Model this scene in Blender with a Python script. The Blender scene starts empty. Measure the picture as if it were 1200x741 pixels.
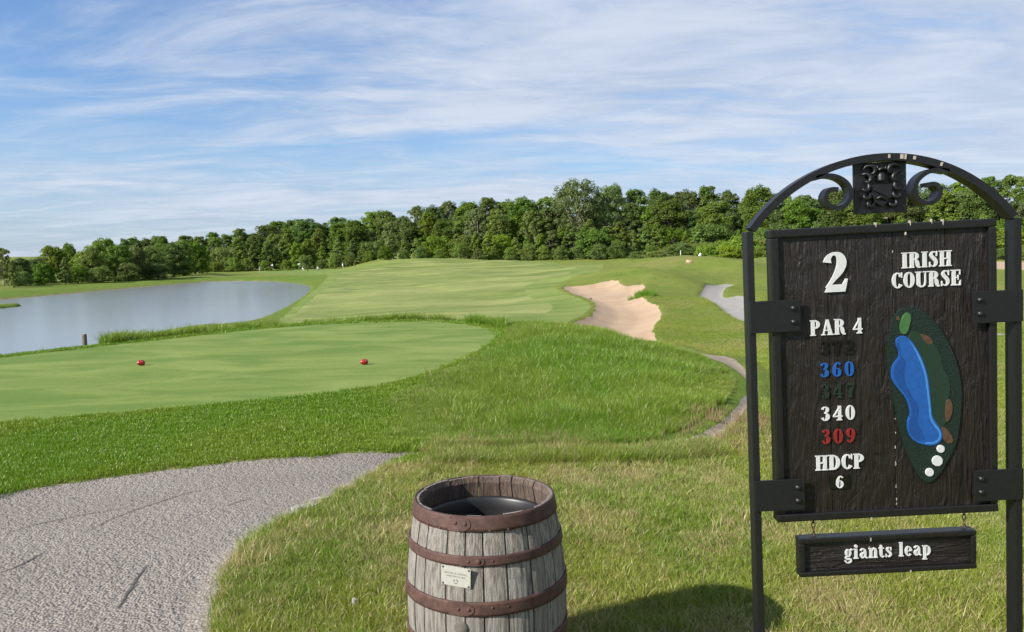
import bpy, bmesh, math, random
import numpy as np
from mathutils import Vector, Matrix, Quaternion

random.seed(7)
rng = np.random.default_rng(11)
S = bpy.context.scene
COL = S.collection

# ------------------------------------------------------------------ camera
FPX = 933.0                      # focal length in photo pixels (1200 px wide)
PITCH, ROLL = math.radians(-4.4), math.radians(-1.0)
EYE = np.array([0.0, 0.0, 1.75])
def _rx(a):
    c, s = math.cos(a), math.sin(a); return np.array([[1, 0, 0], [0, c, -s], [0, s, c]])
def _rz(a):
    c, s = math.cos(a), math.sin(a); return np.array([[c, -s, 0], [s, c, 0], [0, 0, 1]])
CAMR = _rx(math.pi / 2 + PITCH) @ _rz(ROLL)
cam_data = bpy.data.cameras.new("camera")
cam_data.sensor_width = 36.0
cam_data.lens = 36.0 * FPX / 1200.0
cam_data.clip_start = 0.05
cam_data.clip_end = 9000.0
cam = bpy.data.objects.new("camera", cam_data)
M4 = Matrix.Identity(4)
for i in range(3):
    for j in range(3):
        M4[i][j] = CAMR[i, j]
M4.translation = Vector(EYE)
cam.matrix_world = M4
COL.objects.link(cam)
S.camera = cam

# ------------------------------------------------------------------ sun, sky, exposure
SUN_EL = math.radians(31.0)
SUN_AZ = math.atan2(-0.866, -0.50)           # compass style: x = sin, y = cos (behind and left of the camera)
sdir = Vector((math.sin(SUN_AZ) * math.cos(SUN_EL), math.cos(SUN_AZ) * math.cos(SUN_EL), math.sin(SUN_EL)))
sun_data = bpy.data.lights.new("sun", 'SUN')
sun_data.energy = 5.0
sun_data.angle = math.radians(0.5)
sun_data.color = (1.0, 0.94, 0.84)
sun = bpy.data.objects.new("sun", sun_data)
sun.rotation_euler = (-sdir).to_track_quat('-Z', 'Y').to_euler()
COL.objects.link(sun)
S.view_settings.view_transform = 'Standard'
S.view_settings.look = 'None'
S.view_settings.exposure = 0.85
S.view_settings.gamma = 1.0
S.cycles.max_bounces = 4
S.cycles.diffuse_bounces = 2
S.cycles.glossy_bounces = 2
S.cycles.transmission_bounces = 2
S.cycles.transparent_max_bounces = 6
S.cycles.use_denoising = True

class NT:
    """small node-tree writer"""
    def __init__(self, tree):
        self.t = tree; self.n = tree.nodes; self.l = tree.links
    def add(self, kind, **kw):
        nd = self.n.new(kind)
        for k, v in kw.items():
            if k.startswith('i_'):
                key = k[2:]
                key = int(key) if key.isdigit() else key
                self.set(nd, key, v)
            else:
                setattr(nd, k, v)
        return nd
    def set(self, nd, key, v):
        sock = nd.inputs[key]
        if isinstance(v, bpy.types.NodeSocket):
            self.l.new(v, sock)
        elif isinstance(v, bpy.types.Node):
            self.l.new(v.outputs[0], sock)
        else:
            if sock.type == 'RGBA' and len(v) == 3:
                v = (*v, 1.0)
            sock.default_value = v
    def math(self, op, a, b=0.0, c=None, clamp=False):
        nd = self.n.new('ShaderNodeMath'); nd.operation = op; nd.use_clamp = clamp
        self.set(nd, 0, a); self.set(nd, 1, b)
        if c is not None: self.set(nd, 2, c)
        return nd.outputs[0]
    def mix(self, f, a, b, blend='MIX'):
        nd = self.n.new('ShaderNodeMix'); nd.data_type = 'RGBA'; nd.blend_type = blend
        self.set(nd, 0, f); self.set(nd, 6, a); self.set(nd, 7, b)
        return nd.outputs[2]
    def noise(self, vec, scale, detail=4.0, rough=0.55, dist=0.0):
        nd = self.add('ShaderNodeTexNoise', i_Scale=scale, i_Detail=detail, i_Roughness=rough, i_Distortion=dist)
        if vec is not None: self.set(nd, 'Vector', vec)
        return nd.outputs[0]
    def ramp(self, f, lo, hi, a=0.0, b=1.0, smooth=True):
        nd = self.n.new('ShaderNodeMapRange')
        nd.interpolation_type = 'SMOOTHSTEP' if smooth else 'LINEAR'
        self.set(nd, 0, f); self.set(nd, 1, lo); self.set(nd, 2, hi); self.set(nd, 3, a); self.set(nd, 4, b)
        return nd.outputs[0]
    def mapping(self, vec, scale=(1, 1, 1), rot=(0, 0, 0), loc=(0, 0, 0)):
        return self.add('ShaderNodeMapping', i_Vector=vec, i_Scale=scale, i_Rotation=rot, i_Location=loc).outputs[0]

world = bpy.data.worlds.new("World")
S.world = world
world.use_nodes = True
w = NT(world.node_tree)
w.n.clear()
sky = w.add('ShaderNodeTexSky', sky_type='NISHITA', sun_disc=False, sun_elevation=SUN_EL, sun_rotation=SUN_AZ,
            altitude=200.0, air_density=1.0, dust_density=0.9, ozone_density=1.6)
SKYOFF1 = (2.9, 9.3, 0.0)
SKYOFF2 = (9.6, 0.4, 0.0)
gen = w.add('ShaderNodeTexCoord').outputs['Generated']
sep = w.add('ShaderNodeSeparateXYZ', i_0=gen)
zc = w.math('MAXIMUM', sep.outputs[2], 0.0)
den = w.math('ADD', zc, 0.10)
cx = w.math('DIVIDE', sep.outputs[0], den)
cy = w.math('DIVIDE', sep.outputs[1], den)
cp = w.add('ShaderNodeCombineXYZ', i_0=cx, i_1=cy, i_2=0.0).outputs[0]
# cirrus: a broad thin veil, drifting streets of torn cloud, fine ripples
wob = w.noise(w.mapping(cp, scale=(.8, .8, 1), loc=(4.0, 7.0, 0)), 1.0, 3.0, .5)
cpw = w.add('ShaderNodeVectorMath', operation='ADD', i_0=cp, i_1=w.add('ShaderNodeCombineXYZ', i_0=w.math('MULTIPLY', wob, .9), i_1=w.math('MULTIPLY', wob, -.5), i_2=0.0).outputs[0]).outputs[0]
CL1 = w.mapping(cpw, scale=(0.50, 0.60, 1), rot=(0, 0, math.radians(-20)), loc=SKYOFF1)
CL2 = w.mapping(cpw, scale=(0.85, 1.9, 1), rot=(0, 0, math.radians(-18)), loc=SKYOFF2)
CL3 = w.mapping(cpw, scale=(3.0, 5.5, 1), rot=(0, 0, math.radians(-10)), loc=(6.6, 1.1, 0.0))
n1 = w.noise(CL1, 1.0, 3.0, 0.5, 0.3)
n2 = w.noise(CL2, 1.0, 9.0, 0.60, 0.5)
n3 = w.noise(CL3, 1.0, 8.0, 0.62, 0.4)
cov = w.math('ADD', w.math('MULTIPLY', n1, 0.70), w.math('MULTIPLY', n2, 0.85))
cov = w.math('ADD', cov, w.math('MULTIPLY', n3, 0.22))
cov = w.math('ADD', cov, w.math('MULTIPLY', sep.outputs[0], 0.27))        # the veil thickens to the east
cloud = w.ramp(cov, 0.62, 1.04)
hz = w.ramp(sep.outputs[2], 0.0, 0.22, 0.75, 0.10)         # the sheets close up towards the horizon
cloud = w.math('ADD', w.math('MULTIPLY', cloud, w.math('SUBTRACT', 1.0, hz)), hz)
cloud = w.math('MULTIPLY', cloud, 0.92)
shade = w.ramp(w.math('ADD', w.math('MULTIPLY', n2, 0.6), w.math('MULTIPLY', n3, 0.4)), 0.34, 0.66)
ccol = w.mix(shade, (0.285, 0.330, 0.415), (0.385, 0.422, 0.488))
skyc = w.mix(1.0, sky.outputs[0], (0.048, 0.069, 0.092), 'MULTIPLY')
both = w.mix(cloud, skyc, ccol)
bg = w.add('ShaderNodeBackground', i_Color=both, i_Strength=1.0)
w.add('ShaderNodeOutputWorld', i_Surface=bg.outputs[0])

# ------------------------------------------------------------------ helpers
def at(px, py, D):
    d = CAMR @ np.array([(px - 600) / FPX, (370.5 - py) / FPX, -1.0])
    return EYE + d * (D / d[1])
def pix(p):
    c = CAMR.T @ (np.asarray(p, float) - EYE)
    return 600 + FPX * c[0] / -c[2], 370.5 - FPX * c[1] / -c[2]
def sstep(x, a, b):
    t = np.clip((x - a) / (b - a), 0, 1); return t * t * (3 - 2 * t)

def tag(o, label=None, cat=None, group=None, kind=None):
    if label: o['label'] = label
    if cat: o['category'] = cat
    if group: o['group'] = group
    if kind: o['kind'] = kind
    return o
def empty(name, loc=(0, 0, 0), rot=(0, 0, 0)):
    o = bpy.data.objects.new(name, None)
    o.empty_display_size = 0.1
    COL.objects.link(o)
    o.location = loc; o.rotation_euler = rot
    return o
def mobj(name, mesh, mat=None, parent=None, loc=None, rot=None):
    o = bpy.data.objects.new(name, mesh)
    COL.objects.link(o)
    if mat is not None and not mesh.materials:
        mesh.materials.append(mat)
    if parent is not None: o.parent = parent
    if loc is not None: o.location = loc
    if rot is not None: o.rotation_euler = rot
    return o
def np_mesh(name, V, Fa, smooth=False):
    """V (n,3), Fa (m,3|4) index array"""
    V = np.asarray(V, np.float32); Fa = np.asarray(Fa, np.int32)
    me = bpy.data.meshes.new(name)
    k = Fa.shape[1]
    me.vertices.add(len(V)); me.vertices.foreach_set('co', V.ravel())
    me.loops.add(Fa.size); me.loops.foreach_set('vertex_index', Fa.ravel())
    me.polygons.add(len(Fa))
    me.polygons.foreach_set('loop_start', np.arange(0, Fa.size, k, dtype=np.int32))
    me.polygons.foreach_set('loop_total', np.full(len(Fa), k, np.int32))
    if smooth: me.polygons.foreach_set('use_smooth', np.ones(len(Fa), bool))
    me.update(calc_edges=True)
    return me
def set_attr(me, name, arr, domain='POINT', typ='FLOAT'):
    a = me.attributes.new(name, typ, domain)
    arr = np.asarray(arr, np.float32)
    a.data.foreach_set('vector' if typ == 'FLOAT_VECTOR' else 'value', arr.ravel())

class MB:
    """collects simple solids into one mesh"""
    def __init__(self): self.v = []; self.f = []; self.sm = []
    def raw(self, vs, fs, smooth=False):
        o = len(self.v)
        self.v += [tuple(map(float, p)) for p in vs]
        self.f += [tuple(i + o for i in f) for f in fs]
        self.sm += [smooth] * len(fs)
    def box(self, c, s, bev=0.0, R=None):
        cx, cy, cz = c; hx, hy, hz_ = s[0] / 2, s[1] / 2, s[2] / 2
        if bev <= 0:
            vs = [(x, y, z) for z in (-hz_, hz_) for y in (-hy, hy) for x in (-hx, hx)]
            fs = [(0, 2, 3, 1), (4, 5, 7, 6), (0, 1, 5, 4), (2, 6, 7, 3), (0, 4, 6, 2), (1, 3, 7, 5)]
        else:
            b = min(bev, hx * .9, hy * .9, hz_ * .9)
            bm = bmesh.new()
            bmesh.ops.create_cube(bm, size=1.0)
            for v in bm.verts: v.co = Vector((v.co.x * 2 * hx, v.co.y * 2 * hy, v.co.z * 2 * hz_))
            bmesh.ops.bevel(bm, geom=list(bm.edges), offset=b, segments=2, profile=0.6, affect='EDGES')
            bm.verts.index_update()
            vs = [tuple(v.co) for v in bm.verts]; fs = [tuple(v.index for v in f.verts) for f in bm.faces]
            bm.free()
        if R is not None: vs = [tuple(R @ Vector(p)) for p in vs]
        self.raw([(p[0] + cx, p[1] + cy, p[2] + cz) for p in vs], fs)
    def tube(self, pts, rad, n=8, cap=True, smooth=True):
        pts = [Vector(p) for p in pts]
        rad = rad if hasattr(rad, '__len__') else [rad] * len(pts)
        vs = []; fs = []
        up = None
        for i, p in enumerate(pts):
            t = (pts[min(i + 1, len(pts) - 1)] - pts[max(i - 1, 0)]).normalized()
            if up is None:
                up = Vector((0, 0, 1)) if abs(t.z) < .9 else Vector((1, 0, 0))
            u = (up - t * up.dot(t)).normalized(); v = t.cross(u); up = u
            for k in range(n):
                a = 2 * math.pi * k / n
                vs.append(p + (u * math.cos(a) + v * math.sin(a)) * rad[i])
        for i in range(len(pts) - 1):
            for k in range(n):
                a = i * n + k; b = i * n + (k + 1) % n
                fs.append((a, b, b + n, a + n))
        if cap:
            fs.append(tuple(range(n - 1, -1, -1))); fs.append(tuple((len(pts) - 1) * n + k for k in range(n)))
        self.raw(vs, fs, smooth)
    def lathe(self, prof, n=32, c=(0, 0, 0), a0=0.0, a1=2 * math.pi, closed_prof=False, smooth=True):
        full = abs(a1 - a0 - 2 * math.pi) < 1e-6
        m = n if full else n + 1
        vs = []; fs = []
        L = len(prof)
        for k in range(m):
            a = a0 + (a1 - a0) * k / n
            for r, z in prof:
                vs.append((c[0] + r * math.sin(a), c[1] - r * math.cos(a), c[2] + z))
        for k in range(n):
            k2 = (k + 1) % m
            for i in range(L if closed_prof else L - 1):
                j = (i + 1) % L
                fs.append((k * L + i, k2 * L + i, k2 * L + j, k * L + j))
        if not full and closed_prof:
            fs.append(tuple(range(L))); fs.append(tuple(n * L + i for i in range(L - 1, -1, -1)))
        self.raw(vs, fs, smooth)
    def prism(self, poly, y0, y1, bev=0.0):
        """polygon in (x,z), counter-clockwise from the front (-y); y0 front, y1 back"""
        A = sum(poly[i][0] * poly[(i + 1) % len(poly)][1] - poly[(i + 1) % len(poly)][0] * poly[i][1] for i in range(len(poly)))
        if A < 0: poly = poly[::-1]
        n = len(poly)
        if bev > 0:
            c = [sum(p[0] for p in poly) / n, sum(p[1] for p in poly) / n]
            ins = []
            for i in range(n):
                p0, p, p1 = Vector(poly[i - 1]), Vector(poly[i]), Vector(poly[(i + 1) % n])
                e0 = (p - p0).normalized(); e1 = (p1 - p).normalized()
                nn = Vector((-(e0.y + e1.y), e0.x + e1.x))
                nn = nn.normalized() if nn.length > 1e-6 else Vector((0, 0))
                ins.append(tuple(p + nn * bev))
            vs = [(x, y0, z) for x, z in ins] + [(x, y0 + bev, z) for x, z in poly] + [(x, y1, z) for x, z in poly]
            fs = [tuple(range(n))] + [(i + n, (i + 1) % n + n, (i + 1) % n, i) for i in range(n)] + \
                 [(i + 2 * n, (i + 1) % n + 2 * n, (i + 1) % n + n, i + n) for i in range(n)]
        else:
            vs = [(x, y0, z) for x, z in poly] + [(x, y1, z) for x, z in poly]
            fs = [tuple(range(n))] + [(i + n, (i + 1) % n + n, (i + 1) % n, i) for i in range(n)]
        fs.append(tuple(range(len(vs) - 1, len(vs) - n - 1, -1)))
        self.raw(vs, fs)
    def mesh(self, name):
        me = bpy.data.meshes.new(name)
        me.from_pydata(self.v, [], self.f)
        me.polygons.foreach_set('use_smooth', self.sm)
        me.update()
        return me
    def build(self, name, mat, parent=None, loc=None, rot=None):
        return mobj(name, self.mesh(name), mat, parent, loc, rot)

# ------------------------------------------------------------------ materials
def new_mat(name):
    m = bpy.data.materials.new(name); m.use_nodes = True
    t = NT(m.node_tree); t.n.clear()
    b = t.add('ShaderNodeBsdfPrincipled')
    t.out = t.add('ShaderNodeOutputMaterial', i_Surface=b.outputs[0])
    t.b = b
    t.oc = t.add('ShaderNodeTexCoord').outputs['Object']
    return m, t
def bump(t, h, strength=0.5, dist=0.01):
    nd = t.add('ShaderNodeBump', i_Strength=strength, i_Distance=dist, i_Height=h)
    t.set(t.b, 'Normal', nd.outputs[0])
def plain(name, col, rough=0.6, var=0.15, scale=30.0, bstr=0.15, bdist=0.002, metal=0.0):
    m, t = new_mat(name)
    n = t.noise(t.oc, scale, 5.0, 0.6)
    c = t.mix(t.ramp(n, 0.3, 0.7), tuple(x * (1 - var) for x in col), tuple(min(1, x * (1 + var)) for x in col))
    t.set(t.b, 'Base Color', c); t.set(t.b, 'Roughness', rough); t.set(t.b, 'Metallic', metal)
    if bstr: bump(t, n, bstr, bdist)
    return m

def attr(t, name, kind='GEOMETRY'):
    nd = t.add('ShaderNodeAttribute', attribute_type=kind, attribute_name=name)
    return nd.outputs['Fac']

def ground_material():
    m, t = new_mat('rough_turf')
    geo = t.add('ShaderNodeNewGeometry').outputs['Position']
    lush = attr(t, 'lush'); dry = attr(t, 'dry'); mud = attr(t, 'mud')
    n1 = t.noise(geo, 0.11, 4, 0.6); n2 = t.noise(geo, 0.9, 5, 0.65); n3 = t.noise(geo, 14.0, 4, 0.7)
    n4 = t.noise(t.mapping(geo, scale=(0.02, 0.06, 0.05)), 1.0, 5, 0.6, 0.6)
    base = t.mix(t.ramp(n1, 0.32, 0.68), (0.135, 0.185, 0.022), (0.185, 0.218, 0.040))
    base = t.mix(t.ramp(n4, 0.50, 0.72), base, (0.190, 0.180, 0.058))
    base = t.mix(t.ramp(n2, 0.50, 0.80, 0, .7), base, (0.082, 0.140, 0.020))
    n6 = t.noise(geo, .38, 6, .68, .4); n7 = t.noise(geo, 2.6, 5, .7)
    base = t.mix(t.ramp(n6, .50, .70, 0, .55), base, (0.200, 0.168, 0.062))
    base = t.mix(t.ramp(n6, .28, .46, .6, 0), base, (0.088, 0.150, 0.018))
    base = t.mix(t.ramp(n7, .48, .72, 0, .45), base, (0.070, 0.100, 0.018))
    base = t.mix(t.math('MULTIPLY', dry, t.ramp(n2, 0.25, 0.65)), base, (0.215, 0.185, 0.085))
    base = t.mix(lush, base, t.mix(t.ramp(n2, 0.3, 0.7), (0.070, 0.140, 0.010), (0.105, 0.185, 0.016)))
    base = t.mix(t.ramp(n3, 0.42, 0.72, 0, .35), base, (0.05, 0.075, 0.012))
    base = t.mix(mud, base, t.mix(t.ramp(n2, .3, .7), (0.17, 0.125, 0.082), (0.24, 0.185, 0.125)))
    t.set(t.b, 'Base Color', base); t.set(t.b, 'Roughness', 0.9)
    t.set(t.b, 'Specular IOR Level', 0.15)
    bump(t, t.math('ADD', t.math('ADD', n3, t.math('MULTIPLY', n2, 1.5)), t.math('ADD', n7, t.math('MULTIPLY', n6, 2.0))), 0.8, 0.14)
    return m
def mown_material(name, a, b, c, sx, sy, bstr, bdist, fine=40.0):
    m, t = new_mat(name)
    geo = t.add('ShaderNodeNewGeometry').outputs['Position']
    n1 = t.noise(t.mapping(geo, scale=(sx, sy, 0.1), rot=(0, 0, 0.05)), 1.0, 6, 0.6, 0.8)
    n2 = t.noise(geo, 0.35, 5, 0.6)
    n3 = t.noise(geo, fine, 3, 0.7)
    col = t.mix(t.ramp(n1, 0.34, 0.66), a, b)
    col = t.mix(t.ramp(n2, 0.45, 0.75, 0, .55), col, c)
    n5 = t.noise(geo, fine * .3, 4, .7)
    col = t.mix(t.ramp(n3, 0.38, 0.68, 0, .32), col, tuple(x * .5 for x in a))
    col = t.mix(t.ramp(n5, 0.45, 0.75, 0, .30), col, tuple(x * .62 for x in a))
    t.set(t.b, 'Base Color', col); t.set(t.b, 'Roughness', 0.85); t.set(t.b, 'Specular IOR Level', 0.2)
    bump(t, t.math('ADD', n1, t.math('MULTIPLY', n3, 0.05)), bstr, bdist)
    return m
def path_material():
    m, t = new_mat('weathered_asphalt')
    geo = t.add('ShaderNodeNewGeometry').outputs['Position']
    v = t.add('ShaderNodeTexVoronoi', feature='F1', i_Scale=64.0, i_Vector=geo, i_Randomness=1.0)
    v2 = t.add('ShaderNodeTexVoronoi', feature='SMOOTH_F1', i_Scale=26.0, i_Vector=geo)
    n = t.noise(geo, 1.3, 5, 0.6); nf = t.noise(geo, 90.0, 3, 0.7); nd = t.noise(t.mapping(geo, scale=(2, .6, 1), rot=(0, 0, .5)), .9, 4, .6)
    c = t.mix(t.ramp(n, .3, .7), (0.222, 0.190, 0.160), (0.268, 0.234, 0.200))
    stone = t.add('ShaderNodeSeparateColor', i_0=v.outputs['Color']).outputs[0]
    c = t.mix(t.ramp(stone, .0, 1., 0, .45), c, (0.19, 0.175, 0.16))
    c = t.mix(t.ramp(stone, .82, 1., 0, .6), c, (0.36, 0.325, 0.285))
    c = t.mix(t.ramp(v.outputs['Distance'], .38, .62, 0, .55), c, (0.10, 0.088, 0.076))
    c = t.mix(t.ramp(nf, .5, .75, 0, .4), c, (0.13, 0.12, 0.11))
    c = t.mix(t.ramp(nd, .52, .72, 0, .35), c, (0.20, 0.185, 0.17))
    t.set(t.b, 'Base Color', c); t.set(t.b, 'Roughness', 0.92)
    h = t.math('ADD', t.math('MULTIPLY', v.outputs['Distance'], -0.8), t.math('MULTIPLY', v2.outputs['Distance'], -1.3))
    h = t.math('ADD', h, t.math('MULTIPLY', nf, .25))
    bump(t, h, 0.8, 0.013)
    return m
def sand_material():
    m, t = new_mat('bunker_sand')
    geo = t.add('ShaderNodeNewGeometry').outputs['Position']
    n = t.noise(geo, .35, 5, .6); nf = t.noise(geo, 6.0, 5, .7)
    rk = t.noise(t.mapping(geo, scale=(.5, 3.0, 1), rot=(0, 0, .7)), 1.0, 3, .5)
    c = t.mix(t.ramp(n, .3, .7), (0.335, 0.230, 0.142), (0.400, 0.283, 0.182))
    c = t.mix(t.ramp(nf, .5, .8, 0, .35), c, (0.38, 0.27, 0.17))
    t.set(t.b, 'Base Color', c); t.set(t.b, 'Roughness', .95)
    bump(t, t.math('ADD', nf, t.math('MULTIPLY', rk, .5)), .5, .06)
    return m
def water_material():
    m, t = new_mat('lake_water')
    geo = t.add('ShaderNodeNewGeometry').outputs['Position']
    n1 = t.noise(t.mapping(geo, scale=(.7, 1.6, 1), rot=(0, 0, .35)), 1.0, 5, .62, .4)
    n2 = t.noise(t.mapping(geo, scale=(3.0, 5.5, 1), rot=(0, 0, -.2)), 1.0, 4, .6)
    t.set(t.b, 'Base Color', (0.205, 0.218, 0.215)); t.set(t.b, 'Roughness', .16); t.set(t.b, 'IOR', 1.333)
    calm = t.ramp(t.noise(t.mapping(geo, scale=(.012, .03, 1)), 1.0, 3, .5), .3, .7, .6, 1.0)
    px_ = t.add('ShaderNodeSeparateXYZ', i_0=geo).outputs[0]
    calm = t.math('MULTIPLY', calm, t.ramp(px_, -54., -38., 1.0, .22))      # sheltered water under the eastern bank
    h = t.math('MULTIPLY', t.math('ADD', n1, t.math('MULTIPLY', n2, .35)), calm)
    bump(t, h, 1.0, .045)
    return m
def leaf_material(name, dark, light, trans=0.48):
    m, t = new_mat(name)
    tone = attr(t, 'tone')
    rnd = t.add('ShaderNodeObjectInfo').outputs['Random']
    c = t.mix(tone, dark, light)
    hs = t.add('ShaderNodeHueSaturation', i_Hue=t.ramp(rnd, 0, 1, .478, .515, False), i_Saturation=t.ramp(t.math('FRACT', t.math('MULTIPLY', rnd, 7.3)), 0, 1, .82, 1.05, False),
               i_Value=t.ramp(t.math('FRACT', t.math('MULTIPLY', rnd, 3.7)), 0, 1, .72, 1.2, False), i_Color=c).outputs[0]
    d = t.add('ShaderNodeBsdfDiffuse', i_Color=hs)
    tr = t.add('ShaderNodeBsdfTranslucent', i_Color=hs)
    g = t.add('ShaderNodeBsdfGlossy', i_Color=(.5, .55, .45), i_Roughness=.5)
    mx = t.add('ShaderNodeMixShader', i_0=trans); t.l.new(d.outputs[0], mx.inputs[1]); t.l.new(tr.outputs[0], mx.inputs[2])
    mg = t.add('ShaderNodeMixShader', i_0=.03); t.l.new(mx.outputs[0], mg.inputs[1]); t.l.new(g.outputs[0], mg.inputs[2])
    t.l.new(mg.outputs[0], t.out.inputs[0])
    return m
def blade_material(name, dark, light, straw):
    m, t = new_mat(name)
    tone = attr(t, 'tone'); rnd = attr(t, 'rnd'); dry = attr(t, 'dry', 'INSTANCER'); hue = attr(t, 'hue', 'INSTANCER')
    c = t.mix(tone, dark, light)
    c = t.mix(hue, c, (0.235, 0.275, 0.030))
    c = t.mix(t.math('LESS_THAN', rnd, dry), c, straw)
    d = t.add('ShaderNodeBsdfDiffuse', i_Color=c)
    tr = t.add('ShaderNodeBsdfTranslucent', i_Color=c)
    g = t.add('ShaderNodeBsdfGlossy', i_Color=(.6, .62, .5), i_Roughness=.42)
    mx = t.add('ShaderNodeMixShader', i_0=.38); t.l.new(d.outputs[0], mx.inputs[1]); t.l.new(tr.outputs[0], mx.inputs[2])
    mg = t.add('ShaderNodeMixShader', i_0=.05); t.l.new(mx.outputs[0], mg.inputs[1]); t.l.new(g.outputs[0], mg.inputs[2])
    t.l.new(mg.outputs[0], t.out.inputs[0])
    return m
def stave_material():
    m, t = new_mat('weathered_oak')
    rnd = t.add('ShaderNodeObjectInfo').outputs['Random']
    off = t.add('ShaderNodeCombineXYZ', i_0=t.math('MULTIPLY', rnd, 37.0), i_1=t.math('MULTIPLY', rnd, 91.0), i_2=0.0).outputs[0]
    v = t.add('ShaderNodeVectorMath', operation='ADD', i_0=t.oc, i_1=off).outputs[0]
    g = t.noise(t.mapping(v, scale=(120, 120, 7)), 1.0, 6, .68, .25)
    g2 = t.noise(t.mapping(v, scale=(320, 320, 16)), 1.0, 4, .65)
    k = t.noise(t.mapping(v, scale=(16, 16, 3)), 1.0, 4, .6)
    c = t.mix(t.ramp(g, .33, .62), (0.076, 0.064, 0.054), (0.305, 0.285, 0.258))
    c = t.mix(t.ramp(g2, .56, .72, 0, .65), c, (0.065, 0.052, 0.042))
    c = t.mix(t.ramp(k, .48, .75, 0, .5), c, (0.24, 0.185, 0.135))
    c = t.mix(t.ramp(rnd, 0, 1, 0, .5, False), c, (0.150, 0.134, 0.118))
    t.set(t.b, 'Base Color', c); t.set(t.b, 'Roughness', .93)
    bump(t, t.math('ADD', g, t.math('MULTIPLY', g2, .7)), 1.0, .007)
    return m
def hoop_material():
    m, t = new_mat('rusted_iron_hoop')
    n = t.noise(t.oc, 26.0, 6, .65); n2 = t.noise(t.oc, 160.0, 4, .6)
    c = t.mix(t.ramp(n, .35, .7), (0.048, 0.022, 0.017), (0.088, 0.042, 0.032))
    c = t.mix(t.ramp(n2, .55, .75, 0, .5), c, (0.030, 0.016, 0.013))
    t.set(t.b, 'Base Color', c); t.set(t.b, 'Roughness', .72); t.set(t.b, 'Metallic', .15)
    bump(t, t.math('ADD', n2, n), .5, .002)
    return m
def board_material(name, axis):
    m, t = new_mat(name)
    rnd = t.add('ShaderNodeObjectInfo').outputs['Random']
    off = t.add('ShaderNodeCombineXYZ', i_0=t.math('MULTIPLY', rnd, 17.0), i_1=t.math('MULTIPLY', rnd, 31.0), i_2=t.math('MULTIPLY', rnd, 5.0)).outputs[0]
    v = t.add('ShaderNodeVectorMath', operation='ADD', i_0=t.oc, i_1=off).outputs[0]
    s1 = (60, 60, 5) if axis == 'z' else (5, 60, 60)
    s2 = (190, 190, 14) if axis == 'z' else (14, 190, 190)
    g = t.noise(t.mapping(v, scale=s1), 1.0, 6, .65, 1.2); g2 = t.noise(t.mapping(v, scale=s2), 1.0, 4, .6, .4)
    c = t.mix(t.ramp(g, .36, .66), (0.0060, 0.0044, 0.0036), (0.0125, 0.0085, 0.0064))
    c = t.mix(t.ramp(g2, .60, .74, 0, .6), c, (0.022, 0.016, 0.012))
    t.set(t.b, 'Base Color', c); t.set(t.b, 'Roughness', .40)
    t.set(t.b, 'Specular IOR Level', .42)
    lump = t.noise(t.mapping(v, scale=(26, 26, 8) if axis == 'z' else (8, 26, 26)), 1.0, 3, .5, 1.5)
    bump(t, t.math('ADD', t.math('ADD', g, t.math('MULTIPLY', g2, .5)), t.math('MULTIPLY', lump, 1.3)), .9, .0075)
    return m

MAT = {}
MAT['ground'] = ground_material()
MAT['tee'] = mown_material('tee_turf', (0.102, 0.165, 0.026), (0.192, 0.240, 0.060), (0.118, 0.182, 0.032), .42, .85, .4, .03)
MAT['fairway'] = mown_material('fairway_turf', (0.122, 0.168, 0.032), (0.262, 0.280, 0.092), (0.155, 0.198, 0.044), .045, .13, .7, .45, 9.0)
MAT['collar'] = mown_material('first_cut_turf', (0.120, 0.172, 0.028), (0.200, 0.235, 0.060), (0.122, 0.176, 0.030), .06, .2, .5, .10, 12.0)
MAT['path'] = path_material()
MAT['sand'] = sand_material()
MAT['dirt'] = plain('trodden_gravel_dirt', (0.225, 0.178, 0.128), .95, .30, 9.0, .9, .03)
MAT['farpath'] = plain('pale_concrete_path', (0.238, 0.222, 0.202), .92, .10, 2.0, .4, .02)
MAT['water'] = water_material()
MAT['stave'] = stave_material()
MAT['hoop'] = hoop_material()
MAT['innerwood'] = board_material('brown_inner_oak', 'z')
for nd_ in MAT['innerwood'].node_tree.nodes:
    if nd_.type == 'MIX':
        for q_ in (6, 7):
            if not nd_.inputs[q_].is_linked: nd_.inputs[q_].default_value = tuple(min(1, c_ * 9.5) for c_ in nd_.inputs[q_].default_value[:3]) + (1,)
    if nd_.type == 'BSDF_PRINCIPLED': nd_.inputs['Roughness'].default_value = .9
MAT['iron'] = plain('black_painted_iron', (0.0045, 0.0047, 0.0056), .45, .25, 60, .25, .0015)
MAT['board'] = board_material('dark_stained_board', 'z')
MAT['boardh'] = board_material('dark_stained_rail_board', 'x')
MAT['rail'] = plain('black_painted_moulding', (0.0052, 0.0048, 0.0046), .42, .3, 80, .35, .002)
MAT['white'] = plain('white_sign_paint', (0.46, 0.47, 0.465), .5, .06, 120, .1, .001)
MAT['blue'] = plain('blue_sign_paint', (0.008, 0.068, 0.255), .4, .12, 60, .1, .001)
MAT['deepblue'] = plain('deep_blue_sign_paint', (0.005, 0.045, 0.185), .4, .1, 60, .1, .001)
MAT['paleblue'] = plain('pale_blue_sign_paint', (0.040, 0.165, 0.40), .4, .1, 60, .1, .001)
MAT['red'] = plain('red_sign_paint', (0.160, 0.012, 0.014), .4, .2, 60, .1, .001)
MAT['blackp'] = plain('black_numeral_paint', (0.004, 0.004, 0.004), .22, .2, 60, .1, .001)
MAT['greenp'] = plain('dark_green_numeral_paint', (0.011, 0.021, 0.015), .25, .2, 60, .1, .001)
MAT['mapbase'] = plain('rough_green_map_paint', (0.0032, 0.0125, 0.0080), .42, .6, 170, .8, .003)
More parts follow.
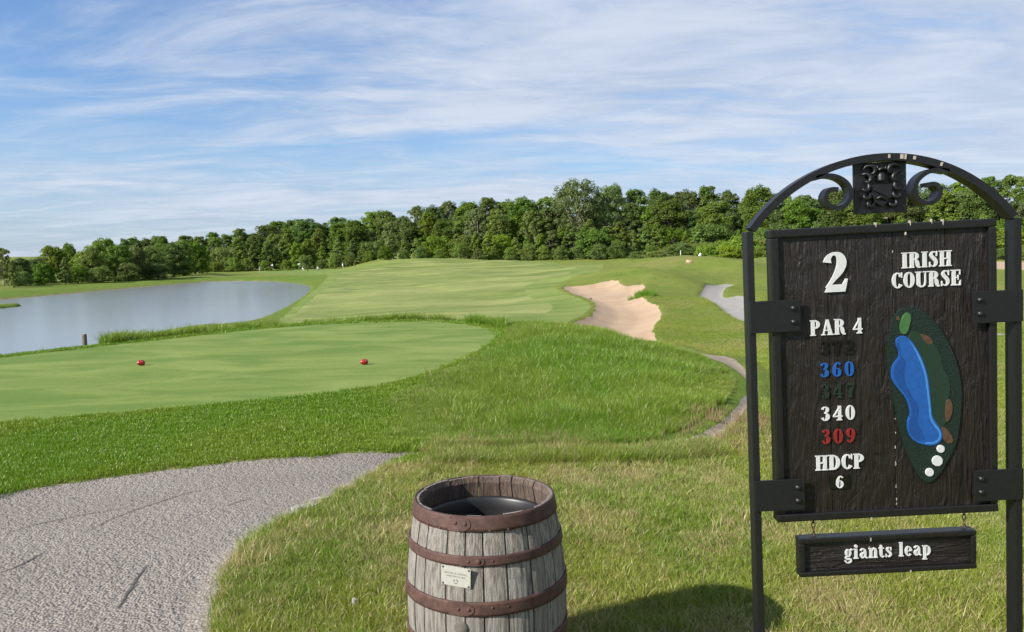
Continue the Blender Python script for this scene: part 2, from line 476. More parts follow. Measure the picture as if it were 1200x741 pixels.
MAT['mapfair'] = plain('fairway_green_map_paint', (0.0070, 0.0230, 0.0120), .45, .15, 60, .1, .001)
MAT['mapgreen'] = plain('light_green_map_paint', (0.036, 0.105, 0.030), .45, .15, 60, .1, .001)
MAT['maptan'] = plain('tan_map_paint', (0.062, 0.034, 0.017), .5, .25, 90, .2, .002)
MAT['chain'] = plain('rusty_chain_iron', (0.060, 0.038, 0.028), .6, .4, 200, .3, .001, .4)
MAT['dropping'] = plain('pale_dried_drip', (0.30, 0.27, 0.23), .8, .2, 90, .2, .001)
MAT['liner'] = plain('black_plastic_liner', (0.012, 0.012, 0.013), .42, .2, 20, .1, .002)
MAT['plaque'] = plain('brushed_aluminium_plaque', (0.40, 0.395, 0.36), .45, .08, 90, .1, .0005, .15)
MAT['ink'] = plain('engraved_black_ink', (0.12, 0.11, 0.10), .7, .1, 90, 0)
MAT['screw'] = plain('dark_screw_head', (0.055, 0.050, 0.042), .5, .2, 200, .2, .001, .5)
MAT['markered'] = plain('red_tee_marker_paint', (0.270, 0.012, 0.010), .35, .12, 40, .05, .001)
MAT['post'] = plain('weathered_post_wood', (0.095, 0.086, 0.070), .9, .35, 24, .5, .006)
MAT['stone'] = plain('pale_limestone', (0.30, 0.28, 0.25), .9, .2, 14, .5, .01)
MAT['crack'] = plain('dark_crack_filler', (0.075, 0.066, 0.058), .9, .3, 60, .4, .004)
MAT['bark'] = plain('grey_brown_bark', (0.105, 0.088, 0.070), .95, .3, 3, .6, .05)
MAT['palebark'] = plain('pale_bark', (0.28, 0.25, 0.21), .95, .25, 3, .6, .05)
MAT['leaf_deep'] = leaf_material('deep_green_leaf', (0.086, 0.152, 0.016), (0.158, 0.245, 0.032))
MAT['leaf_mid'] = leaf_material('mid_green_leaf', (0.108, 0.185, 0.018), (0.190, 0.285, 0.036))
MAT['leaf_fresh'] = leaf_material('fresh_green_leaf', (0.140, 0.220, 0.018), (0.235, 0.325, 0.040))
MAT['leaf_grey'] = leaf_material('grey_green_leaf', (0.122, 0.184, 0.036), (0.215, 0.285, 0.074))
MAT['blade'] = blade_material('rough_grass_blade', (0.108, 0.195, 0.011), (0.200, 0.295, 0.024), (0.440, 0.360, 0.175))
MAT['turfblade'] = blade_material('turf_blade', (0.082, 0.185, 0.006), (0.150, 0.285, 0.014), (0.33, 0.27, 0.12))
MAT['stem'] = blade_material('dry_seed_stem', (0.24, 0.17, 0.085), (0.36, 0.25, 0.14), (0.30, 0.19, 0.11))
MAT['seed'] = plain('dry_seed_head', (0.26, 0.17, 0.10), .9, .2, 50, 0)

# ------------------------------------------------------------------ terrain height
CTRL = []          # x, y, z
def c_px(px, py, D, dz=0.0):
    p = at(px, py, D); CTRL.append((p[0], p[1], p[2] + dz))
for x, y, z in [(0, .6, 0), (-.6, 0, 0), (.6, 0, 0), (0, -.6, 0), (0, 2, 0), (2, 1.5, 0), (-2, 1.5, 0), (-5, 0, .02), (5, 0, -.1), (0, -6, 0),
                (1.3, 3.2, -.02), (-.1, 3.1, 0), (-3, 3.2, .02), (3.6, 3.6, -.1), (0, 5, 0), (2.4, 5.2, -.04), (-2, 5, .02), (-4.5, 4.6, .04),
                (-20, -10, 0), (20, -10, -1), (0, -40, 0), (-60, -40, 0), (60, -40, -2), (0, -400, 0), (-400, -200, 0), (400, -200, 0),
                (-40, 5, -.4), (-90, 20, -2.2), (40, 10, -1.9), (90, 30, -2.0), (-9, 9.5, -.08), (-14, 12, -.1), (-20, 13, -.2)]:
    CTRL.append((x, y, z))
for a in [(0, 576, 6.1), (240, 545, 6.75), (480, 528, 7.2),
          (0, 495, 9.3, .0), (240, 475, 10.1), (450, 451, 11.5), (330, 382, 22.), (0, 420, 15.6), (500, 377, 22.6), (580, 392, 18.6), (165, 426, 14.4), (427, 425, 14.0),
          # mound with the tall grass, bare ground a little below its outline
          (590, 372, 19, -.12), (660, 385, 17.5, -.14), (740, 407, 15, -.14), (800, 428, 13.5, -.12), (850, 446, 12.3, -.10), (868, 459, 11.6, -.08),
          (520, 500, 8.6, -.03), (640, 480, 9.4, -.04), (640, 440, 11.5, -.06), (560, 410, 14.5, -.08), (740, 470, 9.8, -.05), (740, 440, 11.8, -.08),
          (640, 522, 7.4, -.03), (800, 520, 7.5, -.05), (845, 500, 8.6), (874, 462, 11.4), (890, 440, 13.6),
          # hollow and bunker
          (770, 408, 30), (730, 370, 47), (720, 336, 82), (660, 340, 78), (700, 355, 58), (690, 385, 36), (600, 352, 70), (640, 395, 27, -.5),
          (850, 415, 26), (850, 385, 38), (900, 350, 62), (850, 333, 92), (822, 344, 71), (838, 357, 57), (885, 372, 44), (950, 385, 37), (780, 380, 42), (790, 345, 66),
          (770, 322, 98), (800, 330, 90), (740, 326, 95),
          (800, 306, 160), (860, 312, 150), (870, 324, 110), (720, 314, 165), (700, 320, 125),
          (1180, 440, 19.5), (1180, 500, 11), (1180, 600, 6.0), (1180, 392, 34), (1050, 392, 36), (1185, 340, 80), (1185, 312, 160), (950, 420, 21), (950, 480, 12), (1000, 560, 7.0), (1000, 330, 85), (1000, 306, 170),
          (1400, 420, 22), (1400, 320, 110),
          # fairway and green
          (380, 368, 63), (460, 340, 112), (420, 355, 80), (520, 352, 78), (560, 325, 135), (500, 313, 215), (500, 307, 255), (440, 308, 262), (560, 306, 260), (600, 308, 235), (640, 330, 104), (660, 307, 235),
          (400, 315, 270), (350, 317, 275), (305, 319, 275), (320, 323, 225), (400, 325, 175), (400, 337, 120), (370, 352, 90),
          # far bank left of the lake
          (100, 336, 150, .0), (60, 338, 140), (20, 340, 130), (180, 328, 185), (230, 322, 215), (150, 322, 230, -.5),
          (90, 301, 520), (0, 302, 520), (-200, 303, 520), (250, 305, 480),
          (640, 301, 330), (400, 303, 420), (800, 297, 300), (1000, 291, 320), (1200, 287, 320), (1500, 285, 320)]:
    c_px(*a)
for az in np.radians(np.arange(-180, 180, 24)):
    CTRL.append((2500 * math.sin(az), 2500 * math.cos(az), 6.0))
for az in np.radians(np.arange(-36, 40, 12)):
    CTRL.append((1000 * math.sin(az), 1000 * math.cos(az), 7.0))
CTRL = np.array(CTRL)
LAKE_Z = EYE[2] - 5.0
KA = 2.2
def warp(x, y):
    r = np.sqrt(x * x + y * y) + 1e-6
    return np.stack([KA * np.arctan2(x, y), np.log(r + .4)], -1)
def tps(d2):
    return np.where(d2 > 1e-12, .5 * d2 * np.log(d2 + 1e-12), 0.)
_P = warp(CTRL[:, 0], CTRL[:, 1])
_n = len(_P)
_K = tps(((_P[:, None] - _P[None]) ** 2).sum(-1)) + np.eye(_n) * 2e-3
_A = np.zeros((_n + 3, _n + 3)); _A[:_n, :_n] = _K
_A[:_n, _n] = 1; _A[:_n, _n + 1:] = _P; _A[_n:, :_n] = _A[:_n, _n:].T
_W = np.linalg.solve(_A, np.concatenate([CTRL[:, 2], [0, 0, 0]]))
def base_z(x, y):
    x = np.asarray(x, float); y = np.asarray(y, float)
    sh = x.shape; x = x.ravel(); y = y.ravel()
    out = np.empty(len(x))
    for i in range(0, len(x), 20000):
        q = warp(x[i:i + 20000], y[i:i + 20000])
        d2 = (q ** 2).sum(1)[:, None] + (_P ** 2).sum(1)[None] - 2 * q @ _P.T
        out[i:i + 20000] = tps(np.maximum(d2, 0)) @ _W[:_n] + _W[_n] + q @ _W[_n + 1:]
    return out.reshape(sh)
def ray_ground(px, py, zf):
    """first hit of the pixel's ray with the height function"""
    d = CAMR @ np.array([(px - 600) / FPX, (370.5 - py) / FPX, -1.0]); d = d / d[1]
    Y = np.exp(np.linspace(math.log(1.2), math.log(420.), 1600))
    z = EYE[2] + d[2] * Y
    g = zf(d[0] * Y, Y)
    hit = np.nonzero(z < g)[0]
    k = hit[0] if len(hit) else len(Y) - 1
    return d[0] * Y[k], Y[k]
def ground_poly(pts, zf=base_z):
    return np.array([ray_ground(px, py, zf) for px, py in pts])
def flat_poly(pts, z):
    out = []
    for px, py in pts:
        d = CAMR @ np.array([(px - 600) / FPX, (370.5 - py) / FPX, -1.0]); d = d / d[1]
        Y = (z - EYE[2]) / d[2]; out.append((d[0] * Y, Y))
    return np.array(out)
def smooth_poly(P, it=2):
    for _ in range(it):
        Q = np.roll(P, -1, 0)
        P = np.stack([.75 * P + .25 * Q, .25 * P + .75 * Q], 1).reshape(-1, 2)
    return P
def sdf(poly, x, y):
    """signed distance, negative inside"""
    x = np.asarray(x, float); y = np.asarray(y, float); sh = x.shape; x = x.ravel(); y = y.ravel()
    best = np.full(len(x), 1e18); ins = np.zeros(len(x), bool)
    n = len(poly)
    for i in range(n):
        ax, ay = poly[i]; bx, by = poly[(i + 1) % n]
        ex, ey = bx - ax, by - ay
        L = ex * ex + ey * ey + 1e-12
        t = np.clip(((x - ax) * ex + (y - ay) * ey) / L, 0, 1)
        dx = x - ax - t * ex; dy = y - ay - t * ey
        best = np.minimum(best, dx * dx + dy * dy)
        c = (ay > y) != (by > y)
        with np.errstate(divide='ignore', invalid='ignore'):
            xi = ax + (y - ay) * ex / (ey if abs(ey) > 1e-12 else 1e-12)
        ins ^= c & (x < xi)
    d = np.sqrt(best)
    return np.where(ins, -d, d).reshape(sh)

TEE_Z = -0.10
P_TEE = smooth_poly(flat_poly([(490, 441), (450, 451), (380, 461), (240, 475), (100, 487), (0, 495), (-150, 506), (-330, 500), (-420, 470), (-330, 449), (-150, 434), (0, 420),
                               (100, 408), (200, 397), (330, 383), (420, 378.5), (500, 377), (548, 380), (576, 387), (583, 395), (566, 408), (532, 425)], TEE_Z))
P_BANK = flat_poly([(-420, 690), (0, 577), (240, 546), (480, 529), (486, 500), (468, 470), (505, 445), (585, 396), (600, 380), (560, 371), (330, 376), (0, 412), (-420, 450), (-700, 520)], TEE_Z)
P_MOUND = np.array([at(*q)[:2] for q in [(490, 524, 7.6), (476, 480, 9.8), (480, 462, 10.9), (520, 440, 12.6), (575, 405, 16.8), (592, 388, 20), (560, 376, 23.5), (420, 375, 24.2), (420, 372, 27), (620, 372, 26), (680, 380, 22), (760, 405, 18.5), (830, 432, 15.5),
                                            (870, 452, 12.6), (871, 468, 10.7), (846, 492, 8.9), (812, 512, 7.7), (640, 522, 7.5)]])
P_PATH = smooth_poly(ground_poly([(-260, 640), (0, 576), (120, 558), (240, 545), (360, 534), (480, 527.5), (600, 523), (700, 521), (790, 517), (833, 502), (854, 485), (869, 471), (877, 459), (880, 449), (869, 438), (857, 429.5), (843, 423), (810, 418.5), (778, 412.5),
                                  (778, 407.5), (812, 414), (848, 418), (867, 427.5), (882, 440), (890, 450), (886, 464), (875, 477), (860, 493), (845, 508), (828, 521), (700, 531), (600, 533), (500, 531),
                                  (464, 537), (442, 548), (420, 562), (390, 580), (350, 599), (312, 617), (277, 642), (262, 668), (250, 705), (243, 745), (232, 850), (180, 1050), (-700, 1050), (-700, 800)]))
P_FARPATH = smooth_poly(ground_poly([(838, 330.5), (826, 338), (818, 345), (826, 353), (848, 363), (874, 376), (950, 389), (1100, 396), (1300, 394), (1300, 390), (1100, 391.5), (960, 381), (906, 369), (876, 357.5), (853, 350), (845, 344), (851, 337), (863, 331.5)]))
P_BUNK = smooth_poly(ground_poly([(655, 337), (690, 335), (723, 333), (729, 338.5), (742, 338), (757, 337.5), (751, 342), (753, 354), (779, 364.5), (764, 384), (770, 404), (781, 411), (760, 414), (720, 405), (690, 392), (667, 381), (690, 372.5), (699, 363), (697, 356), (679, 348)]), 1)
P_BUNK2 = ground_poly([(1100, 307), (1300, 304), (1300, 318), (1180, 317), (1130, 311)])
P_BUNK3 = ground_poly([(698, 310.7), (716, 310.2), (714, 312.2), (701, 312.8)])
P_FAIR = smooth_poly(ground_poly([(330, 376), (362, 352), (385, 335), (397, 325), (402, 319), (470, 309.5), (520, 306.8), (560, 306), (610, 309), (664, 312), (690, 315), (664, 322), (630, 329), (612, 335), (616, 345), (640, 354), (650, 361), (635, 370), (600, 380), (450, 385)]))
P_COLL = smooth_poly(ground_poly([(310, 380), (345, 356), (372, 335), (386, 323), (380, 318), (470, 307.5), (560, 304.8), (620, 307), (700, 312.5), (712, 316), (690, 322), (655, 331), (645, 337), (672, 349), (690, 357), (692, 364), (682, 372), (660, 383), (620, 390), (450, 392)]))
P_GREEN = smooth_poly(ground_poly([(300, 321.5), (310, 316), (350, 313.5), (395, 314.5), (392, 320), (350, 322.5)]))
P_LAKE = smooth_poly(flat_poly([(-220, 372), (0, 351.5), (60, 346.5), (130, 340), (205, 333.5), (240, 330.5), (285, 329.5), (330, 330.5), (362, 334), (366, 339), (357, 347), (335, 361), (312, 372), (270, 384), (215, 395), (120, 410), (50, 424), (0, 433), (-200, 470), (-500, 470), (-700, 420)], LAKE_Z), 2)
P_SPIT = flat_poly([(-60, 361), (5, 358.2), (24, 357.6), (26, 359.2), (5, 361.5), (-60, 366)], LAKE_Z)

_sr = np.random.default_rng(5)
_waves = [(2 ** (-k / 2.), _sr.uniform(0, 2 * math.pi), _sr.uniform(0, 6.28), 2 * math.pi / (30 * 2 ** (-k / 2.))) for k in range(16)]
def hnoise(x, y):
    out = 0
    for amp, th, ph, kk in _waves:
        out = out + amp * np.sin(kk * (x * math.cos(th) + y * math.sin(th)) + ph + 1.3 * np.sin(kk * .37 * (y * math.cos(th) - x * math.sin(th))))
    return out
MOUNDS = [(at(px_, 310, D_)[0], D_, a_, rx_, ry_) for px_, D_, a_, rx_, ry_ in [
    (775, 84, .75, 4.5, 7), (735, 104, .6, 6, 8), (812, 140, 1.3, 8, 9), (862, 128, 1.0, 6, 8), (905, 140, 1.2, 7, 9), (745, 160, .9, 9, 10), (680, 150, .7, 8, 12), (975, 90, .8, 7, 9), (1180, 75, 1.0, 8, 8),
    (440, 268, .6, 8, 10), (462, 252, .4, 8, 10), (500, 256, .55, 9, 12), (548, 258, .5, 8, 12), (590, 240, .35, 8, 12), (630, 225, .35, 9, 12), (1050, 60, .6, 5, 6), (720, 60, .0, 4, 6), (915, 56, .5, 5, 6)]]
def height(x, y, full=False):
    x = np.asarray(x, float); y = np.asarray(y, float)
    r = np.sqrt(x * x + y * y)
    z = base_z(x, y)
    z = z + hnoise(x, y) * .012 * np.clip(r / 10, .4, 9.0) * sstep(r, 2, 9)
    for mx_, my_, a_, rx_, ry_ in MOUNDS:
        z = z + 1.5 * a_ * np.exp(-((x - mx_) / rx_) ** 2 - ((y - my_) / ry_) ** 2)
    dT = sdf(P_TEE, x, y); dP = sdf(P_PATH, x, y); dF = sdf(P_FARPATH, x, y); dB = sdf(P_BUNK, x, y); dL = sdf(P_LAKE, x, y); dS = sdf(P_SPIT, x, y)
    t = 1 - sstep(dT, -.2, 1.6)
    z = z * (1 - t) + TEE_Z * t
    far_side = np.maximum(sstep(-x, 3., 5.) * sstep(y, 10.4, 11.2), sstep(y, 18., 20.) * sstep(-x, .5, 3.)) * (1 - sstep(y, 30., 46.))
    z = z - far_side * np.maximum(z - (TEE_Z - np.minimum(2.4, .20 * np.maximum(dT - .7, 0))), 0)
    dep = .045 + .055 * sstep(x, -1.6, -.3) - .05 * sstep(x, 1.2, 2.2)
    z = z - dep * (1 - sstep(dP, -.16, .10))
    z = z - .25 * (1 - sstep(dF, -.3, .4))
    z = z - .38 * (1 - sstep(dB, -1.6, .25)) + .14 * np.exp(-(dB / 1.2) ** 2) * sstep(dB, -.4, .3)
    # lake basin and shore
    ins = LAKE_Z - .03 - np.minimum(1.6, .14 * np.maximum(-dL, 0))
    sl = np.where((y > 60), .055, .14)
    outz = np.maximum(z, LAKE_Z + .06 + np.minimum(.55, sl * np.maximum(dL, 0)))
    k = sstep(dL, 0, 22)
    outz = outz * k + (1 - k) * np.minimum(outz, LAKE_Z + .10 + sl * 1.6 * np.maximum(dL, 0) + (dL > 0) * 0.0)
    nearT = sstep(dT, .2, 2.5)
    outz = np.where(y < 40, np.minimum(outz, z), outz)
    spit = LAKE_Z + .32
    zz = np.where(dL < 0, ins, outz)
    zz = np.where(dL < 0, zz * sstep(dS, -.5, 1.5) + spit * (1 - sstep(dS, -.5, 1.5)), zz)
    if full:
        return zz, dict(tee=dT, path=dP, far=dF, bunk=dB, lake=dL)
    return zz

# polar ground grid, finer where the photograph looks
az = np.radians(np.concatenate([np.arange(-178, -42, 3.0), np.arange(-42, 42.01, .17), np.arange(45, 182, 3.0)]))
rr = np.concatenate([[.05], np.exp(np.arange(math.log(.5), math.log(3400.), .0225))])
AA, RR = np.meshgrid(az, rr, indexing='ij')
GX = (RR * np.sin(AA)).ravel(); GY = (RR * np.cos(AA)).ravel()
GZ, GD = height(GX, GY, True)
na, nr = len(az), len(rr)
ia, ir = np.meshgrid(np.arange(na), np.arange(nr - 1), indexing='ij')
i0 = (ia * nr + ir).ravel(); i1 = (((ia + 1) % na) * nr + ir).ravel()
T = np.concatenate([np.stack([i0, i1, i1 + 1], 1), np.stack([i0, i1 + 1, i0 + 1], 1)])
T = T[:, [0, 2, 1]]
dMound = sdf(P_MOUND, GX, GY); dBank = sdf(P_BANK, GX, GY)
GR = np.sqrt(GX ** 2 + GY ** 2)
lush = np.clip((1 - sstep(dBank, -.3, .3)) + .75 * (1 - sstep(dMound, -.5, .8)), 0, 1)
lush = np.maximum(lush, .55 * (1 - sstep(GD['lake'], 8, 26)) * (GR > 60))
dry = (1 - sstep(GR, 7.2, 9.0)) * (1 - lush) * .8
mud = np.where(GR > 20, (1 - sstep(GD['lake'], .1, 1.0)) * (.12 + .75 * sstep(GX, -45, -60)) * sstep(sdf(P_SPIT, GX, GY), .5, 3.), 0)
GD['bunk2'] = sdf(P_BUNK2, GX, GY); GD['bunk3'] = sdf(P_BUNK3, GX, GY)
GD['trail'] = np.maximum(GD['path'] , .9 + .25 * np.sin(GY * 5.) - GX)
GD['fair'] = sdf(P_FAIR, GX, GY); GD['coll'] = sdf(P_COLL, GX, GY); GD['green'] = sdf(P_GREEN, GX, GY)
edge = hnoise(GX * 9, GY * 9) * .012
for k, a in (('path', .8), ('bunk', 4.), ('far', 1.), ('tee', .25), ('fair', 3.), ('coll', 5.)):
    GD[k] = GD[k] + edge * a * np.where(k == 'path', np.clip(GR / 8, .6, 2), 1)

# cut the ground into its surfaces along exact boundary lines
GV = np.stack([GX, GY, GZ, lush, dry, mud], 1)
names = ['trail', 'path', 'far', 'bunk', 'bunk2', 'bunk3', 'tee', 'green', 'fair', 'coll']
GF = np.stack([GD[k] for k in names], 1)
def clip_split(V, Fl, Tt, col):
    """split triangles by the sign of field column col; returns V, Fl, inside tris, outside tris"""
    f = Fl[:, col]
    s = f[Tt] < 0
    cnt = s.sum(1)
    inside = [Tt[cnt == 3]]; outside = [Tt[cnt == 0]]
    addV = []; addF = []; base = len(V)
    for want, one_in in ((1, True), (2, False)):
        tt = Tt[cnt == want]; ss = s[cnt == want]
        if not len(tt): continue
        lone = np.argmax(ss if one_in else ~ss, 1)
        k = np.arange(len(tt))
        a = tt[k, lone]; b = tt[k, (lone + 1) % 3]; c = tt[k, (lone + 2) % 3]
        tb = (f[a] / (f[a] - f[b]))[:, None]; tc = (f[a] / (f[a] - f[c]))[:, None]
        addV += [V[a] + tb * (V[b] - V[a]), V[a] + tc * (V[c] - V[a])]
        addF += [Fl[a] + tb * (Fl[b] - Fl[a]), Fl[a] + tc * (Fl[c] - Fl[a])]
        ib = base + np.arange(len(tt)); ic = ib + len(tt); base += 2 * len(tt)
        lone_t = np.stack([a, ib, ic], 1)
        quad = np.concatenate([np.stack([ib, b, c], 1), np.stack([ib, c, ic], 1)])
        (inside if one_in else outside).append(lone_t)
        (outside if one_in else inside).append(quad)
    if addV:
        V = np.concatenate([V] + addV); Fl = np.concatenate([Fl] + addF)
    return V, Fl, np.concatenate(inside), np.concatenate(outside)
rest = T
pieces = {}
for ci, nm in enumerate(names):
    GV, GF, ins_, rest = clip_split(GV, GF, rest, ci)
    pieces[nm] = ins_
pieces['ground'] = rest
def surface(name, tris, mat):
    u, inv = np.unique(tris, return_inverse=True)
    me = np_mesh(name, GV[u, :3], inv.reshape(-1, 3), True)
    for k, nm in ((3, 'lush'), (4, 'dry'), (5, 'mud')):
        set_attr(me, nm, GV[u, k])
    o = mobj(name, me, mat); o['kind'] = 'structure'
    return o
ground = surface('ground', pieces['ground'], MAT['ground'])
cart_path = surface('cart_path', pieces['path'], MAT['path'])
surface('dirt_trail', pieces['trail'], MAT['dirt'])
surface('distant_cart_path', pieces['far'], MAT['farpath'])
surface('sand_bunker', pieces['bunk'], MAT['sand'])
surface('distant_sand_bunker', pieces['bunk2'], MAT['sand'])
surface('small_sand_bunker', pieces['bunk3'], MAT['sand'])
surface('tee_ground', pieces['tee'], MAT['tee'])
surface('putting_green', pieces['green'], MAT['tee'])
surface('fairway', pieces['fair'], MAT['fairway'])
surface('first_cut', pieces['coll'], MAT['collar'])
for nm in ('ground', 'cart_path'): pass
# lake water: one level sheet reaching a little under the banks
ctr = P_LAKE.mean(0)
lk = []
for i in range(len(P_LAKE)):
    e = P_LAKE[(i + 1) % len(P_LAKE)] - P_LAKE[i - 1]
    nrm = np.array([e[1], -e[0]]) / (np.linalg.norm(e) + 1e-9)
    if sdf(P_LAKE, *(P_LAKE[i] + nrm * .3)) < 0: nrm = -nrm
    lk.append(P_LAKE[i] + nrm * .8)
bm = bmesh.new()
vs = [bm.verts.new((p[0], p[1], LAKE_Z)) for p in lk]
f = bm.faces.new(vs)
if f.normal.z < 0: f.normal_flip()
bmesh.ops.triangulate(bm, faces=[f])
bm.normal_update()
for f in bm.faces:
    if f.normal.z < 0: f.normal_flip()
me = bpy.data.meshes.new('lake'); bm.to_mesh(me); bm.free()
mobj('lake', me, MAT['water'])['kind'] = 'structure'
def gz(x, y): return float(height(np.array([x]), np.array([y]))[0])

# ------------------------------------------------------------------ lettering: a condensed fat-face serif drawn from stems, bowls and wedges
def P_(*p): return ('p', p)
def R_(x0, x1, y0, y1): return ('p', ((x0, y0), (x1, y0), (x1, y1), (x0, y1)))
def S_(*p): return ('s', p)
def O_(cx, cy, rx, ry, tk, tn, a0=0, a1=360):
    """bowl: thick at the sides (tk), thin at top and bottom (tn)"""
    pts = []
    n = max(6, int(abs(a1 - a0) / 18))
    for i in range(n + 1):
        a = math.radians(a0 + (a1 - a0) * i / n)
        wd = tn + (tk - tn) * abs(math.cos(a)) ** 1.3
        pts.append((cx + (rx - wd / 2) * math.cos(a), cy + (ry - wd / 2) * math.sin(a), wd))
    return ('r', tuple(pts))
SF = .065
def stemI(x0, x1, y0=0., y1=1., l=.07, r=.07):
    return [R_(x0, x1, y0, y1), R_(x0 - l, x1 + r, y0, y0 + SF), R_(x0 - l, x1 + r, y1 - SF, y1)]
GLYPH = {
 'I': (.40, stemI(.08, .32)),
 'H': (.78, stemI(.08, .30) + stemI(.50, .72) + [R_(.30, .50, .46, .54)]),
 'R': (.76, stemI(.08, .31, r=.03) + [O_(.31, .745, .32, .255, .22, .07, -90, 90), S_((.40, .50, .10), (.50, .40, .21), (.55, .20, .22), (.60, .06, .16), (.74, .03, .06))]),
 'P': (.68, stemI(.08, .31) + [O_(.31, .72, .34, .28, .23, .07, -90, 90)]),
 'D': (.76, stemI(.08, .31, r=.0) + [O_(.28, .50, .45, .50, .24, .075, -90, 90)]),
 'A': (.78, [P_((.33, 1.), (.44, 1.), (.17, .0), (.09, .0)), P_((.30, 1.), (.48, 1.), (.74, .0), (.48, .0)), R_(.20, .52, .27, .34), R_(.0, .27, 0, SF), R_(.40, .80, 0, SF)]),
 'C': (.70, [O_(.37, .50, .36, .51, .24, .075, 38, 322), P_((.60, .66), (.68, .66), (.68, 1.0), (.62, 1.0)), O_(.60, .22, .09, .10, .05, .04, 200, 340)]),
 'O': (.74, [O_(.37, .50, .36, .51, .24, .07)]),
 'U': (.78, [R_(.08, .30, .25, 1.), R_(.0, .38, 1 - SF, 1.), R_(.60, .675, .3, 1.), R_(.50, .78, 1 - SF, 1.), S_((.19, .30, .22), (.20, .17, .21), (.29, .06, .13), (.43, .045, .08), (.57, .12, .075), (.637, .32, .075))]),
 'S': (.60, [S_((.50, .72, .05), (.46, .86, .06), (.36, .955, .075), (.23, .93, .11), (.145, .79, .19), (.22, .63, .22), (.36, .48, .24), (.45, .33, .22), (.44, .17, .17), (.35, .06, .10), (.22, .045, .07), (.11, .13, .06), (.06, .28, .05)), P_((.47, .68), (.53, .68), (.54, 1.0), (.49, 1.0)), P_((.03, 0.), (.08, 0.), (.09, .33), (.03, .33))]),
 'E': (.66, stemI(.08, .31, r=.0) + [R_(.28, .60, 1 - .075, 1.), R_(.28, .62, 0, .075), R_(.28, .46, .47, .54), P_((.53, 1.), (.60, 1.), (.60, .68), (.56, .68)), P_((.54, 0), (.62, 0), (.63, .34), (.58, .34)), R_(.43, .48, .36, .66)]),
 '2': (.62, [S_((.10, .74, .20), (.13, .86, .13), (.25, .955, .075), (.40, .90, .17), (.46, .74, .23), (.40, .54, .20), (.25, .32, .11), (.08, .10, .07)), P_((.03, .0), (.53, .0), (.60, .32), (.545, .32), (.47, .185), (.12, .185))]),
 '3': (.58, [S_((.11, .80, .16), (.15, .91, .09), (.27, .955, .07), (.39, .88, .18), (.41, .74, .20), (.33, .60, .11), (.22, .54, .06)), S_((.22, .54, .06), (.36, .50, .11), (.44, .34, .23), (.40, .15, .19), (.26, .045, .075), (.13, .10, .12), (.10, .22, .17))]),
 '4': (.64, [R_(.34, .54, 0, 1.), R_(.26, .60, 0, SF), P_((.02, .24), (.62, .24), (.62, .33), (.02, .33)), P_((.02, .30), (.10, .30), (.44, .86), (.44, 1.))]),
 '6': (.62, [O_(.31, .31, .28, .315, .21, .065), S_((.15, .30, .21), (.15, .55, .20), (.22, .80, .13), (.34, .94, .08), (.46, .92, .09), (.50, .82, .13))]),
 '7': (.58, [P_((.03, 1.), (.56, 1.), (.55, .84), (.03, .84)), P_((.03, 1.), (.08, 1.), (.09, .66), (.03, .66)), S_((.52, .90, .06), (.44, .66, .12), (.32, .38, .20), (.28, .0, .23))]),
 '0': (.62, [O_(.31, .50, .29, .51, .21, .065)]),
 '9': (.62, [O_(.31, .69, .28, .315, .21, .065), S_((.47, .70, .21), (.47, .45, .20), (.40, .20, .13), (.28, .06, .08), (.16, .08, .09), (.12, .18, .13))]),
 'g': (.58, [O_(.27, .42, .22, .27, .17, .06), S_((.20, .18, .07), (.09, .09, .10), (.20, .01, .13), (.38, .0, .14), (.49, -.08, .13)), O_(.27, -.13, .25, .17, .12, .07, 20, -200), S_((.40, .60, .06), (.50, .66, .09), (.57, .64, .10))]),
 'i': (.36, [R_(.09, .28, 0, .68), R_(.02, .35, 0, SF), R_(.02, .20, .68 - SF, .68), O_(.185, .87, .11, .11, .11, .10)]),
 'a': (.58, [R_(.31, .49, .06, .46), S_((.11, .53, .14), (.16, .63, .08), (.28, .66, .07), (.37, .60, .13), (.40, .46, .18)), S_((.38, .40, .06), (.22, .35, .10), (.13, .22, .18), (.18, .07, .12), (.30, .08, .07), (.36, .16, .05)), S_((.42, .10, .12), (.50, .035, .08), (.57, .06, .05))]),
 'n': (.66, [R_(.09, .27, 0, .68), R_(.02, .33, 0, SF), R_(.02, .20, .68 - SF, .68), S_((.26, .50, .05), (.33, .63, .08), (.44, .64, .13), (.50, .50, .18), (.50, .03, .18)), R_(.36, .64, 0, SF)]),
 't': (.42, [S_((.18, .86, .10), (.18, .70, .18), (.18, .20, .18), (.22, .06, .12), (.32, .04, .07), (.39, .10, .05)), R_(.02, .38, .61, .68)]),
 's': (.48, [S_((.38, .48, .04), (.33, .62, .06), (.22, .65, .07), (.12, .56, .14), (.19, .42, .17), (.32, .30, .18), (.37, .17, .15), (.29, .05, .08), (.17, .04, .06), (.06, .18, .04)), P_((.37, .46), (.42, .46), (.42, .68), (.38, .68)), P_((.03, 0), (.07, 0), (.08, .22), (.03, .22))]),
 'l': (.36, [R_(.09, .27, 0, 1.), R_(.02, .34, 0, SF), R_(.02, .20, 1 - SF, 1.)]),
 'e': (.54, [O_(.27, .34, .25, .345, .18, .06, 0, 318), R_(.17, .46, .345, .40)]),
 'p': (.62, [R_(.09, .27, -.30, .68), R_(.02, .34, -.30, -.30 + SF), R_(.02, .20, .68 - SF, .68), O_(.31, .335, .27, .345, .18, .06, -115, 115)]),
 ' ': (.34, []),
}
